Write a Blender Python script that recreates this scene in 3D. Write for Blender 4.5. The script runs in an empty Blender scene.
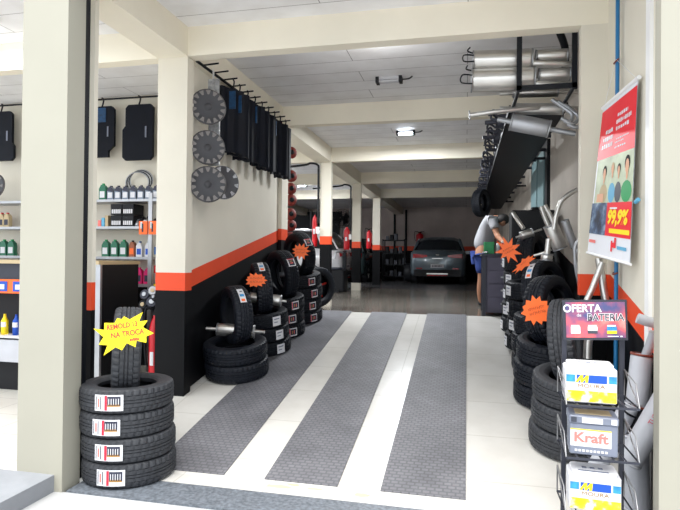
import bpy, math, random
from mathutils import Vector, Matrix, Quaternion
random.seed(7)
PI = math.pi
COL = bpy.context.scene.collection
SC = bpy.context.scene

# ------------------------------------------------------------------ materials
def lin(c):
    return tuple(((v / 255) / 12.92 if v <= 10 else (((v / 255) + .055) / 1.055) ** 2.4) for v in c)

def mat(name, col, rough=.6, metal=0., noise=None, bump=None, emit=None, spec=.5, coat=0.):
    m = bpy.data.materials.new(name); m.use_nodes = True
    nt = m.node_tree; b = nt.nodes['Principled BSDF']
    c = lin(col)
    b.inputs['Base Color'].default_value = (*c, 1)
    b.inputs['Roughness'].default_value = rough
    b.inputs['Metallic'].default_value = metal
    b.inputs['Specular IOR Level'].default_value = spec
    if coat: b.inputs['Coat Weight'].default_value = coat
    if noise or bump:
        tc = nt.nodes.new('ShaderNodeTexCoord')
    if noise:
        n = nt.nodes.new('ShaderNodeTexNoise'); n.inputs['Scale'].default_value = noise[0]; n.inputs['Detail'].default_value = 5
        nt.links.new(tc.outputs['Object'], n.inputs['Vector'])
        r = nt.nodes.new('ShaderNodeValToRGB')
        a = noise[1]
        r.color_ramp.elements[0].position = .3; r.color_ramp.elements[1].position = .7
        r.color_ramp.elements[0].color = (*[x * (1 - a) for x in c], 1)
        r.color_ramp.elements[1].color = (*[min(1, x * (1 + a * .5)) for x in c], 1)
        nt.links.new(n.outputs['Fac'], r.inputs['Fac']); nt.links.new(r.outputs['Color'], b.inputs['Base Color'])
    if bump:
        n = nt.nodes.new('ShaderNodeTexNoise'); n.inputs['Scale'].default_value = bump[0]; n.inputs['Detail'].default_value = 4
        nt.links.new(tc.outputs['Object'], n.inputs['Vector'])
        bp = nt.nodes.new('ShaderNodeBump'); bp.inputs['Strength'].default_value = bump[1]; bp.inputs['Distance'].default_value = .01
        nt.links.new(n.outputs['Fac'], bp.inputs['Height']); nt.links.new(bp.outputs['Normal'], b.inputs['Normal'])
    if emit:
        b.inputs['Emission Color'].default_value = (*lin(emit[0]), 1); b.inputs['Emission Strength'].default_value = emit[1]
    return m

def tilemat(name, col, joint, w, h, mortar, rough, amt=.06, bumpy=.15, offset=0., xyrot=0., nscale=3):
    m = mat(name, col, rough); nt = m.node_tree; b = nt.nodes['Principled BSDF']
    g = nt.nodes.new('ShaderNodeNewGeometry')
    mp = nt.nodes.new('ShaderNodeMapping'); mp.inputs['Rotation'].default_value = (0, 0, xyrot)
    nt.links.new(g.outputs['Position'], mp.inputs['Vector'])
    br = nt.nodes.new('ShaderNodeTexBrick'); br.offset = offset
    c = lin(col)
    br.inputs['Color1'].default_value = (*c, 1); br.inputs['Color2'].default_value = (*[x * (1 - amt) for x in c], 1)
    br.inputs['Mortar'].default_value = (*lin(joint), 1)
    br.inputs['Scale'].default_value = 1; br.inputs['Mortar Size'].default_value = mortar
    br.inputs['Brick Width'].default_value = w; br.inputs['Row Height'].default_value = h
    nt.links.new(mp.outputs['Vector'], br.inputs['Vector'])
    n = nt.nodes.new('ShaderNodeTexNoise'); n.inputs['Scale'].default_value = nscale; n.inputs['Detail'].default_value = 6
    nt.links.new(g.outputs['Position'], n.inputs['Vector'])
    mx = nt.nodes.new('ShaderNodeMix'); mx.data_type = 'RGBA'; mx.blend_type = 'MULTIPLY'; mx.inputs[0].default_value = .5
    r = nt.nodes.new('ShaderNodeValToRGB'); r.color_ramp.elements[0].position = .3; r.color_ramp.elements[0].color = (.78, .76, .74, 1); r.color_ramp.elements[1].position = .6
    nt.links.new(n.outputs['Fac'], r.inputs['Fac'])
    nt.links.new(br.outputs['Color'], mx.inputs[6]); nt.links.new(r.outputs['Color'], mx.inputs[7])
    nt.links.new(mx.outputs[2], b.inputs['Base Color'])
    bp = nt.nodes.new('ShaderNodeBump'); bp.inputs['Strength'].default_value = bumpy; bp.inputs['Distance'].default_value = .01; bp.invert = True
    nt.links.new(br.outputs['Fac'], bp.inputs['Height']); nt.links.new(bp.outputs['Normal'], b.inputs['Normal'])
    return m

M = {}
M['cream'] = mat('cream_paint', (220, 214, 199), .75, noise=(1.3, .07), bump=(9, .12))
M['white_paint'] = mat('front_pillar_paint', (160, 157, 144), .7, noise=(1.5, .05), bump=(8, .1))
M['beam'] = mat('beam_paint', (238, 231, 213), .75, noise=(1.1, .09), bump=(7, .15))
M['orange'] = mat('orange_paint', (228, 72, 28), .55, noise=(3, .08), bump=(9, .1))
M['black_paint'] = mat('black_dado_paint', (3, 4, 8), .6, spec=.2, noise=(3, .2), bump=(8, .1))
M['grey_wall'] = mat('aged_grey_wall', (176, 168, 158), .85, noise=(1.2, .25), bump=(8, .2))
M['dark_wall'] = mat('dark_grey_wall', (196, 184, 180), .85, noise=(1.0, .25), bump=(8, .2))
M['kerb'] = mat('concrete_kerb', (134, 137, 142), .85, noise=(5, .12), bump=(30, .3))
M['walk'] = mat('concrete_walk', (172, 173, 174), .85, noise=(3, .1), bump=(30, .3))
M['granite'] = mat('grey_granite', (102, 108, 116), .5, noise=(45, .5), bump=(60, .2))
M['tile'] = tilemat('pale_floor_tile', (208, 206, 201), (186, 183, 176), .6, .6, .004, .25, .03)
M['baytile'] = tilemat('bay_floor_tile', (206, 204, 196), (160, 156, 150), .45, .45, .004, .3, .03)
M['hall'] = tilemat('worn_grey_floor', (118, 112, 104), (92, 88, 82), .4, .4, .006, .13, .12, .1)
M['darkfloor'] = tilemat('dark_workshop_floor', (62, 62, 64), (45, 45, 46), 1.2, 1.2, .006, .25, .15, .1)
M['ceil'] = tilemat('ceiling_board', (238, 238, 240), (150, 148, 150), 2.9, .33, .004, .6, .03, .25, .4)
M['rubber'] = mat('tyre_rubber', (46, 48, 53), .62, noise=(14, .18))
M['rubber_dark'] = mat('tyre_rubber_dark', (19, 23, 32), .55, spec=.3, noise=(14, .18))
M['rubber_darkest'] = mat('tyre_rubber_darkest', (14, 18, 26), .6, spec=.25, noise=(10, .15))  # darkest rubber tone, for tyres farther in
M['white'] = mat('white_plastic', (238, 238, 238), .45)
M['label_white'] = mat('label_white', (216, 216, 220), .5)
M['label_red'] = mat('label_red', (214, 38, 62), .5)
M['label_ink'] = mat('label_ink', (40, 42, 62), .5)
M['label_gold'] = mat('label_gold', (176, 130, 58), .5)
M['star_yellow'] = mat('star_yellow', (252, 226, 26), .55)
M['star_orange'] = mat('star_orange', (255, 112, 42), .55)
M['ink_red'] = mat('ink_red', (222, 70, 50), .6)
M['ink_dark'] = mat('ink_dark', (150, 50, 30), .6)
M['steel'] = mat('galvanised_steel', (176, 178, 182), .42, .75, noise=(6, .12))
M['bright_steel'] = mat('aluminised_steel', (212, 210, 206), .3, .85, noise=(5, .1), bump=(20, .05))
M['grey_can'] = mat('grey_painted_can', (186, 188, 195), .45, .1, noise=(6, .08))
M['rust'] = mat('rusty_rim', (138, 72, 60), .7, .3, noise=(20, .3))
M['black_metal'] = mat('black_metal', (14, 17, 24), .5, .1, spec=.3)
M['rack_metal'] = mat('rack_metal', (58, 60, 70), .5, .4)
M['wire'] = mat('wire_metal', (150, 150, 152), .4, .7)
M['black'] = mat('black_plastic', (14, 16, 21), .55, spec=.3)
M['navy'] = mat('navy_plastic', (9, 14, 26), .6, spec=.2, noise=(8, .3))
M['blue_card'] = mat('blue_print', (14, 66, 108), .5, noise=(25, .5))
M['red'] = mat('red_paint', (196, 22, 36), .35)
M['red_glossy'] = mat('red_lacquer', (200, 44, 34), .4, noise=(12, .4))
M['red_cover'] = mat('dull_red_cover', (132, 44, 34), .6, noise=(14, .35))
M['blue_pipe'] = mat('blue_pipe_paint', (24, 108, 160), .45)
M['light_blue'] = mat('light_blue', (96, 170, 205), .5)
M['poster_red'] = mat('poster_red', (232, 32, 48), .45)
M['poster_white'] = mat('poster_white', (226, 228, 234), .45)
M['poster_back'] = mat('poster_office', (196, 206, 178), .5, noise=(7, .3))
M['yellow'] = mat('print_yellow', (252, 222, 30), .5)
M['mblue'] = mat('print_blue', (12, 76, 180), .45)
M['mcyan'] = mat('print_cyan', (48, 142, 200), .45, noise=(30, .4))
M['batt_grey'] = mat('battery_grey', (120, 126, 142), .4)
M['batt_dark'] = mat('battery_dark', (58, 62, 74), .4)
M['gold_ink'] = mat('gold_ink', (150, 112, 44), .5)
M['pink_ink'] = mat('pink_ink', (238, 120, 112), .5)
M['sign_flame'] = None
M['skin'] = mat('skin', (150, 104, 78), .6)
M['skin_light'] = mat('skin_print', (222, 170, 138), .6)
M['hair'] = mat('hair', (22, 18, 16), .7)
M['shirt'] = mat('grey_cotton', (150, 150, 154), .85, bump=(40, .2))
M['trouser'] = mat('blue_cotton', (24, 48, 110), .85, bump=(40, .2))
M['car_white'] = mat('white_car_paint', (214, 214, 218), .25, coat=.6)
M['car_grey'] = mat('grey_car_paint', (92, 104, 112), .3, .4, coat=.6)
M['car_dark'] = mat('dark_green_car_paint', (62, 78, 80), .25, .4, coat=.6)
M['glass'] = mat('dark_car_glass', (18, 24, 30), .08, spec=.8)
M['tail'] = mat('tail_lamp_red', (150, 14, 26), .2)
M['plate'] = mat('number_plate', (200, 200, 204), .5)
M['green'] = mat('green_plastic', (28, 150, 84), .45)
M['oil_green'] = mat('green_bottle', (20, 104, 76), .4)
M['oil_grey'] = mat('grey_bottle', (112, 122, 138), .3, .3)
M['pink'] = mat('magenta_bottle', (214, 34, 110), .4)
M['amber'] = mat('amber_bottle', (150, 80, 44), .4)
M['bluecap'] = mat('blue_cap', (20, 84, 150), .4)
M['cab'] = mat('purple_grey_cabinet', (88, 84, 104), .5, noise=(4, .15))
M['wood'] = mat('pale_wood_edge', (190, 170, 134), .6)
M['paper'] = mat('paper', (226, 226, 226), .7)
M['alum'] = mat('hubcap_silver', (120, 116, 114), .5, .3)
M['hub_dark'] = mat('hubcap_dark', (64, 64, 68), .5, .2)
M['clear'] = mat('crinkled_clear_wrap', (176, 178, 182), .2, .1, noise=(30, .4), bump=(30, .8))
M['teal_glass'] = mat('frosted_pane', (112, 138, 142), .4)
M['lamp_on'] = mat('lit_tube', (255, 255, 255), .4, emit=((232, 242, 255), 14))
M['tube_off'] = mat('unlit_tube', (180, 180, 184), .3)
M['stain'] = mat('ochre_dirt', (206, 188, 150), .8)

def rubber_floor():
    m = mat('ribbed_rubber_mat', (98, 97, 103), .6); nt = m.node_tree; b = nt.nodes['Principled BSDF']
    g = nt.nodes.new('ShaderNodeNewGeometry')
    br = nt.nodes.new('ShaderNodeTexBrick'); br.offset = .5
    br.inputs['Scale'].default_value = 1; br.inputs['Mortar Size'].default_value = .006; br.inputs['Brick Width'].default_value = .05; br.inputs['Row Height'].default_value = .035
    c = lin((118, 118, 123))
    br.inputs['Color1'].default_value = (*c, 1); br.inputs['Color2'].default_value = (*[x * .86 for x in c], 1); br.inputs['Mortar'].default_value = (*[x * .62 for x in c], 1)
    nt.links.new(g.outputs['Position'], br.inputs['Vector'])
    n = nt.nodes.new('ShaderNodeTexNoise'); n.inputs['Scale'].default_value = 2.2; n.inputs['Detail'].default_value = 7; n.inputs['Roughness'].default_value = .65
    nt.links.new(g.outputs['Position'], n.inputs['Vector'])
    r = nt.nodes.new('ShaderNodeValToRGB'); r.color_ramp.elements[0].position = .35; r.color_ramp.elements[0].color = (.62, .62, .64, 1); r.color_ramp.elements[1].position = .72; r.color_ramp.elements[1].color = (1.25, 1.25, 1.25, 1)
    nt.links.new(n.outputs['Fac'], r.inputs['Fac'])
    mx = nt.nodes.new('ShaderNodeMix'); mx.data_type = 'RGBA'; mx.blend_type = 'MULTIPLY'; mx.inputs[0].default_value = .8
    nt.links.new(br.outputs['Color'], mx.inputs[6]); nt.links.new(r.outputs['Color'], mx.inputs[7]); nt.links.new(mx.outputs[2], b.inputs['Base Color'])
    bp = nt.nodes.new('ShaderNodeBump'); bp.inputs['Strength'].default_value = .5; bp.inputs['Distance'].default_value = .01; bp.invert = True
    nt.links.new(br.outputs['Fac'], bp.inputs['Height']); nt.links.new(bp.outputs['Normal'], b.inputs['Normal'])
    return m
M['ribmat'] = rubber_floor()

def ramp_mat(name, scale, stops, rough=.5):
    m = mat(name, (128, 128, 128), rough); nt = m.node_tree; b = nt.nodes['Principled BSDF']
    tc = nt.nodes.new('ShaderNodeTexCoord'); n = nt.nodes.new('ShaderNodeTexNoise'); n.inputs['Scale'].default_value = scale; n.inputs['Detail'].default_value = 6
    r = nt.nodes.new('ShaderNodeValToRGB')
    while len(r.color_ramp.elements) < len(stops): r.color_ramp.elements.new(.5)
    for e, (p, c) in zip(r.color_ramp.elements, stops): e.position = p; e.color = (*lin(c), 1)
    nt.links.new(tc.outputs['Object'], n.inputs['Vector']); nt.links.new(n.outputs['Fac'], r.inputs['Fac']); nt.links.new(r.outputs['Color'], b.inputs['Base Color'])
    return m
M['sign_flame'] = ramp_mat('flame_print', 9, [(.35, (70, 74, 120)), (.48, (150, 80, 110)), (.58, (214, 92, 96)), (.7, (238, 150, 140))], .35)
M['batt_yellow'] = ramp_mat('yellow_swirl_print', 22, [(.38, (240, 236, 224)), (.5, (250, 226, 60)), (.6, (250, 216, 10))], .35)
M['car_print'] = ramp_mat('tyre_photo_print', 14, [(.35, (28, 36, 56)), (.55, (70, 96, 130)), (.7, (150, 170, 190))], .4)

# ------------------------------------------------------------------ mesh builder
def frame(c, x, z=None):
    """matrix with origin c, local x along x and local z near z"""
    x = Vector(x).normalized(); z = Vector(z or (0, 0, 1))
    y = z.cross(x).normalized(); z = x.cross(y)
    m = Matrix((x, y, z)).transposed().to_4x4(); m.translation = Vector(c)
    return m

def axis_frame(c, ax, spin=0.):
    q = Vector((0, 0, 1)).rotation_difference(Vector(ax).normalized())
    m = q.to_matrix().to_4x4() @ Matrix.Rotation(spin, 4, 'Z'); m.translation = Vector(c)
    return m

def smooth_path(pts, n=5):
    pts = [Vector(p) for p in pts]
    if len(pts) < 3: return pts
    out = []
    for i in range(len(pts) - 1):
        p0 = pts[max(0, i - 1)]; p1 = pts[i]; p2 = pts[i + 1]; p3 = pts[min(len(pts) - 1, i + 2)]
        for k in range(n):
            t = k / n
            out.append(.5 * ((2 * p1) + (p2 - p0) * t + (2 * p0 - 5 * p1 + 4 * p2 - p3) * t * t + (3 * p1 - p0 - 3 * p2 + p3) * t ** 3))
    out.append(pts[-1])
    return out

def wm(o):
    m = o.matrix_basis.copy()
    while o.parent:
        o = o.parent; m = o.matrix_basis @ m
    return m

class MB:
    def __init__(s, T=None): s.v = []; s.f = []; s.fm = []; s.fs = []; s.m = []; s.T = T or Matrix()
    def add(s, vs, fs, m, sm=False):
        k = len(s.v); s.v += [s.T @ Vector(v) for v in vs]
        if m not in s.m: s.m.append(m)
        i = s.m.index(m)
        for f in fs: s.f.append([k + a for a in f]); s.fm.append(i); s.fs.append(sm)
        return s
    def box(s, x0, x1, y0, y1, z0, z1, m, top=None, bev=0):
        vs = [(x, y, z) for z in (z0, z1) for x, y in ((x0, y0), (x1, y0), (x1, y1), (x0, y1))]
        s.add(vs, [(3, 2, 1, 0), (0, 1, 5, 4), (1, 2, 6, 5), (2, 3, 7, 6), (3, 0, 4, 7)], m)
        k = len(s.v) - 8; 
        mm = top or m
        if mm not in s.m: s.m.append(mm)
        s.f.append([k + a for a in (4, 5, 6, 7)]); s.fm.append(s.m.index(mm)); s.fs.append(False)
        return s
    def rbox(s, x0, x1, y0, y1, z0, z1, r, m, n=4):
        """box with vertical edges rounded and top chamfered"""
        def ring(d, z):
            o = []
            for cx, cy, a0 in ((x1 - r, y1 - r, 0), (x0 + r, y1 - r, 90), (x0 + r, y0 + r, 180), (x1 - r, y0 + r, 270)):
                for k in range(n + 1):
                    a = math.radians(a0 + 90 * k / n); o.append((cx + (r - d) * math.cos(a), cy + (r - d) * math.sin(a), z))
            return o
        e = min(r * .4, (z1 - z0) * .2)
        rings = [ring(e, z0), ring(0, z0 + e), ring(0, z1 - e), ring(e, z1)]
        N = len(rings[0]); vs = [p for q in rings for p in q]
        fs = [(i * N + j, i * N + (j + 1) % N, (i + 1) * N + (j + 1) % N, (i + 1) * N + j) for i in range(3) for j in range(N)]
        fs += [list(range(N))[::-1], [3 * N + j for j in range(N)]]
        return s.add(vs, fs, m)
    def prism(s, poly, z0, z1, m, side=None):
        n = len(poly)
        vs = [(x, y, z0) for x, y in poly] + [(x, y, z1) for x, y in poly]
        s.add(vs, [list(range(n))[::-1], [n + i for i in range(n)]], m)
        s.add(vs, [(i, (i + 1) % n, n + (i + 1) % n, n + i) for i in range(n)], side or m)
        return s
    def lathe(s, prof, m, seg=32, closed=False, sm=True, sx=1., sy=1., a0=0, a1=2 * PI):
        full = abs(a1 - a0 - 2 * PI) < 1e-6
        n = len(prof); vs = []
        cnt = seg if full else seg + 1
        for i in range(cnt):
            a = a0 + (a1 - a0) * i / seg
            for r, z in prof: vs.append((r * math.cos(a) * sx, r * math.sin(a) * sy, z))
        fs = []
        for i in range(seg):
            j = (i + 1) % cnt
            for k in range(n if closed else n - 1):
                l = (k + 1) % n
                fs.append((i * n + k, j * n + k, j * n + l, i * n + l))
        return s.add(vs, fs, m, sm)
    def cyl(s, r, z0, z1, m, seg=24, sx=1., sy=1., e=0.):
        s.lathe([(r, z0), (r, z1)] if not e else [(r - e, z0), (r, z0 + e), (r, z1 - e), (r - e, z1)], m, seg, sx=sx, sy=sy)
        rr = r - e
        vs = [(rr * math.cos(2 * PI * i / seg) * sx, rr * math.sin(2 * PI * i / seg) * sy, z) for z in (z0, z1) for i in range(seg)]
        return s.add(vs, [list(range(seg))[::-1], [seg + i for i in range(seg)]], m)
    def ball(s, c, r, m, seg=12, sc=(1, 1, 1)):
        vs = []; fs = []; n = seg // 2 + 1
        for i in range(n):
            t = PI * i / (n - 1)
            for j in range(seg):
                a = 2 * PI * j / seg
                vs.append((c[0] + r * sc[0] * math.sin(t) * math.cos(a), c[1] + r * sc[1] * math.sin(t) * math.sin(a), c[2] + r * sc[2] * math.cos(t)))
        for i in range(n - 1):
            for j in range(seg): fs.append((i * seg + j, (i + 1) * seg + j, (i + 1) * seg + (j + 1) % seg, i * seg + (j + 1) % seg))
        return s.add(vs, fs, m, True)
    def tube(s, pts, r, m, seg=10, sm=True, curve=True, rs=None):
        p = smooth_path(pts) if curve else [Vector(q) for q in pts]
        up = None; vs = []
        for i, c in enumerate(p):
            d = (p[min(i + 1, len(p) - 1)] - p[max(i - 1, 0)]).normalized()
            if up is None: up = d.orthogonal().normalized()
            up = (up - d * up.dot(d)).normalized(); sd = d.cross(up)
            rr = r if rs is None else rs[0] + (rs[1] - rs[0]) * i / (len(p) - 1)
            for k in range(seg):
                a = 2 * PI * k / seg; vs.append(c + (up * math.cos(a) + sd * math.sin(a)) * rr)
        n = len(p)
        fs = [(i * seg + k, i * seg + (k + 1) % seg, (i + 1) * seg + (k + 1) % seg, (i + 1) * seg + k) for i in range(n - 1) for k in range(seg)]
        s.add(vs, fs, m, sm)
        return s.add([vs[k] for k in range(seg)] + [vs[(n - 1) * seg + k] for k in range(seg)], [list(range(seg))[::-1], [seg + k for k in range(seg)]], m)
    def patch(s, a0, a1, z0, z1, r, m, n=5):
        vs = []
        for i in range(n + 1):
            a = a0 + (a1 - a0) * i / n
            vs += [(r * math.cos(a), r * math.sin(a), z0), (r * math.cos(a), r * math.sin(a), z1)]
        return s.add(vs, [(2 * i, 2 * i + 2, 2 * i + 3, 2 * i + 1) for i in range(n)], m)
    def build(s, name, parent=None, local=False, label=None, cat=None, group=None, kind=None, origin=None, M0=None):
        me = bpy.data.meshes.new(name)
        o = bpy.data.objects.new(name, me); COL.objects.link(o)
        if parent:
            o.parent = parent
            if not local:
                inv = wm(parent).inverted(); s.v = [inv @ v for v in s.v]
        else:
            if M0 is not None: o.matrix_basis = M0
            elif s.v:
                lo = [min(v[i] for v in s.v) for i in range(3)]; hi = [max(v[i] for v in s.v) for i in range(3)]
                c = Vector(origin) if origin else Vector(((lo[0] + hi[0]) / 2, (lo[1] + hi[1]) / 2, lo[2]))
                s.v = [v - c for v in s.v]; o.location = c
        me.from_pydata([tuple(v) for v in s.v], [], s.f)
        for m in s.m: me.materials.append(m)
        me.polygons.foreach_set('material_index', s.fm); me.polygons.foreach_set('use_smooth', s.fs)
        me.update()
        tag(o, label, cat, group, kind)
        return o

def tag(o, label=None, cat=None, group=None, kind=None):
    if label: o['label'] = label
    if cat: o['category'] = cat
    if group: o['group'] = group
    if kind: o['kind'] = kind
    return o

def thing(name, loc, label, cat, group=None, rz=0., M0=None):
    o = bpy.data.objects.new(name, None); COL.objects.link(o); o.empty_display_size = .1
    if M0 is not None: o.matrix_basis = M0
    else: o.location = loc; o.rotation_euler = (0, 0, rz)
    return tag(o, label, cat, group)

def kids(o): return [c for c in bpy.data.objects if c.parent == o]
def dup(o, M0, label, group=None):
    c = o.copy(); COL.objects.link(c); c.matrix_basis = M0
    if label: c['label'] = label
    if group: c['group'] = group
    for ch in kids(o):
        d = ch.copy(); COL.objects.link(d); d.parent = c
        for g in kids(ch):
            e = g.copy(); COL.objects.link(e); e.parent = d
    return c

def text_mesh(s, size, m, T, name, parent, stretch=1., bold=0., label=None, depth=.0008, align='CENTER'):
    cu = bpy.data.curves.new('t', 'FONT'); cu.body = s; cu.size = size; cu.extrude = depth; cu.offset = bold
    cu.align_x = align; cu.align_y = 'CENTER'
    t = bpy.data.objects.new('t', cu); COL.objects.link(t)
    dg = bpy.context.evaluated_depsgraph_get(); dg.update()
    me = bpy.data.meshes.new_from_object(t.evaluated_get(dg)); bpy.data.objects.remove(t)
    o = bpy.data.objects.new(name, me); me.name = name; COL.objects.link(o)
    me.materials.clear(); me.materials.append(m)
    me.transform(wm(parent).inverted() @ T @ Matrix.Diagonal((stretch, 1, 1, 1)))
    o.parent = parent
    if label: o['label'] = label
    return o

def struct(name, mb): return mb.build(name, kind='structure')
def S(name, *boxes):
    mb = MB()
    for b in boxes: mb.box(*b)
    return struct(name, mb)

# ------------------------------------------------------------------ ground, ramp and floors
def rz_(y): return .169 * (y - 3.35)
S('sidewalk', (-9, 9, -6, 2.94, -.2, -.012, M['walk']))
S('kerb', (-8, -2.44, 1.6, 2.93, -.15, .09, M['kerb']))
S('sill', (-2.36, 1.25, 2.94, 3.21, -.15, 0, M['granite']))
mb = MB()
XL, XR = -2.72, 1.03
def slab(x0, x1, y0, za, y1, zb, t, m):
    mb.add([(x0, y0, za - t), (x1, y0, za - t), (x1, y1, zb - t), (x0, y1, zb - t), (x0, y0, za), (x1, y0, za), (x1, y1, zb), (x0, y1, zb)],
           [(3, 2, 1, 0), (4, 5, 6, 7), (0, 1, 5, 4), (1, 2, 6, 5), (2, 3, 7, 6), (3, 0, 4, 7)], m)
slab(XL, XR, 3.21, 0, 3.35, 0, .3, M['tile'])
slab(XL, XR, 3.35, 0, 7.5, .7, .3, M['tile'])
struct('floor', mb)
S('floor_hall', (-7.4, XR, 7.5, 13.8, .4, .7, M['hall']))
S('floor_workshop', (-9, XR, 13.8, 22, .4, .7, M['darkfloor']))
S('floor_bay', (-9, XL, 2.94, 6.42, -.15, .06, M['baytile']))
for i, (x0, x1, lb) in enumerate(((-2.06, -1.53, 'grey ribbed rubber ramp mat, leftmost, running beside the left tyre stacks'),
                                 (-1.25, -.77, 'grey ribbed rubber ramp mat running up the middle of the ramp'),
                                 (-.5, .01, 'grey ribbed rubber ramp mat, rightmost, nearest the battery rack'))):
    mb = MB(); a, b = 3.38, 7.52
    slab(x0, x1, a, rz_(a) + .008, b, rz_(b) + .008, .007, M['ribmat'])
    mb.build('ramp_mat', label=lb, cat='floor mat', group='rubber mats on the ramp')
mb = MB()
for cx, cy, w, h in ((-1.13, 3.31, .1, .03), (-.9, 3.33, .06, .018), (-.6, 3.31, .06, .03), (-1.05, 3.36, .05, .02)):
    z = .0015 + max(0, rz_(cy))
    pl = [(cx + w * (.7 + .3 * random.random()) * math.cos(a), cy + h * (.6 + .4 * random.random()) * math.sin(a)) for a in [2 * PI * k / 14 for k in range(14)]]
    mb.prism(pl, z - .001, z, M['stain'])
mb.build('dirt_stain', label='ochre dirt smears on the white tiles before the middle mat', cat='stain', kind='stuff')

# ------------------------------------------------------------------ pillars, beams, ceiling, walls
HB, HC = 3.22, 3.48
def pillar(name, x0, x1, y0, y1, zb, paint, bands=None):
    mb = MB()
    if bands:
        b0, b1, foot = bands
        if foot: mb.box(x0 - .004, x1 + .004, y0 - .004, y1 + .004, zb, zb + .2, M['cream'])
        mb.box(x0, x1, y0, y1, zb + (.2 if foot else 0), b0, M['black_paint'])
        mb.box(x0, x1, y0, y1, b0, b1, M['orange'])
        mb.box(x0, x1, y0, y1, b1, HB, paint)
    else: mb.box(x0, x1, y0, y1, zb, HB, paint)
    return struct(name, mb)
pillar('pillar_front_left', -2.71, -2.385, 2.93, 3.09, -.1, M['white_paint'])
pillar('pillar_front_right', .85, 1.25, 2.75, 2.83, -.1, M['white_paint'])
pillar('pillar_corner', -2.72, -2.43, 4.5, 4.62, -.1, M['cream'], (1.13, 1.29, False))
pillar('pillar_wall_end', -2.72, -2.43, 7.12, 7.38, .3, M['cream'], (1.68, 1.83, False))
for y in (9.9, 12.85): pillar('pillar_hall', -2.635, -2.43, y, y + .12, .68, M['cream'], (1.7, 1.85, True))
pillar('pillar_hall_far', -2.65, -2.43, 15.9, 16.02, .68, M['cream'], (1.71, 1.86, False))
for y in (9.9, 15.9): pillar('pillar_workshop', -6.6, -6.3, y, y + .27, .68, M['cream'], (1.7, 1.85, True))
# jamb behind the front left pillar, with the shutter track
mb = MB(); mb.box(-2.78, -2.475, 3.3, 3.34, .0, 1.06, M['black_paint']); mb.box(-2.78, -2.475, 3.3, 3.34, 1.06, 1.25, M['orange']); mb.box(-2.78, -2.475, 3.3, 3.34, 1.25, HB, M['cream'])
struct('wall_jamb', mb)
S('trim_1', (-2.50, -2.405, 3.10, 3.16, 0, HB, M['black_metal']))
# right wall steps in at the pilaster
mb = MB()
def wall_strip(x, ys, bz, tz, z0, z1, hi, m=M['cream']):
    # wall plane at x facing -x: dado / band / paint, following the ramp
    for i in range(len(ys) - 1):
        a, b = ys[i], ys[i + 1]; p = [(z0, z0), (bz[i], bz[i + 1]), (tz[i], tz[i + 1]), (hi, hi)]
        for k, mm in enumerate((M['black_paint'], M['orange'], m)):
            (l0, l1), (h0, h1) = p[k], p[k + 1]
            vs = [(x, a, l0), (x, b, l1), (x, b, h1), (x, a, h0), (x + .2, a, l0), (x + .2, b, l1), (x + .2, b, h1), (x + .2, a, h0)]
            mb.add(vs, [(0, 3, 2, 1), (4, 5, 6, 7), (0, 4, 7, 3), (1, 2, 6, 5)], mm)
wall_strip(1.03, [2.9, 3.4, 4.4, 4.62], [.86, .9, 1.17, 1.17], [1.02, 1.06, 1.33, 1.33], -.2, 0, 3.6)
wall_strip(1.03, [4.62, 7.5, 22.2], [1.17, 1.7, 1.7], [1.171, 1.701, 1.701], -.2, 0, 3.6, M['grey_wall'])
struct('wall_right', mb)
S('pilaster', (.84, 1.03, 4.5, 4.58, 0, 1.17, M['black_paint']), (.84, 1.03, 4.5, 4.58, 1.17, 1.33, M['orange']), (.84, 1.03, 4.5, 4.58, 1.33, HB, M['cream']))
S('trim_2', (1.01, 1.03, 3.46, 3.53, 0, HC, M['white']))
# left dividing wall, recessed between its two pillars
mb = MB()
ys = [4.62, 7.12]; b0 = [1.135, 1.66]; b1 = [1.292, 1.81]
p = [(-.1, -.1), tuple(b0), tuple(b1), (HB, HB)]
for k, mm in enumerate((M['black_paint'], M['orange'], M['cream'])):
    (l0, l1), (h0, h1) = p[k], p[k + 1]; x, X2 = -2.48, -2.72
    mb.add([(x, ys[0], l0), (x, ys[1], l1), (x, ys[1], h1), (x, ys[0], h0)], [(0, 1, 2, 3)], mm)
    mb.add([(X2, ys[0], l0), (X2, ys[1], l1), (X2, ys[1], h1), (X2, ys[0], h0)], [(3, 2, 1, 0)], mm)
struct('wall_left', mb)
S('wall_bay_back', (-9, -2.72, 6.3, 6.42, 0, 1.05, M['black_paint']), (-9, -2.72, 6.3, 6.42, 1.05, HC, M['cream']))
S('wall_back', (-9, 1.23, 21.8, 22, .4, 1.8, M['black_paint']), (-9, 1.23, 21.8, 22, 1.8, 1.98, M['orange']), (-9, 1.23, 21.8, 22, 1.98, 3.6, M['dark_wall']))
S('wall_far_left', (-9.2, -9, 14, 22, .4, 3.6, M['dark_wall']))
S('door_1', (-8.4, -4.98, 21.7, 21.8, .7, 3.35, M['black_metal']))
S('ceiling', (-7.4, 1.23, 2.93, 22, HC, 3.62, M['ceil']))
mb = MB()
for y in (2.93, 4.5, 7.12, 9.9, 12.85, 15.9):
    mb = MB(); mb.box(-7.4, XR if y > 3 else 1.25, y, y + .13, HB, HC, M['beam']); struct('beam', mb)
mb = MB(); mb.box(-2.72, -2.43, 3.13, 21.8, HB - .003, HC, M['beam']); struct('beam_lengthwise', mb)
mb = MB(); mb.box(-6.6, -6.3, 7.4, 21.8, HB - .003, HC, M['beam']); struct('beam_lengthwise', mb)
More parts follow.
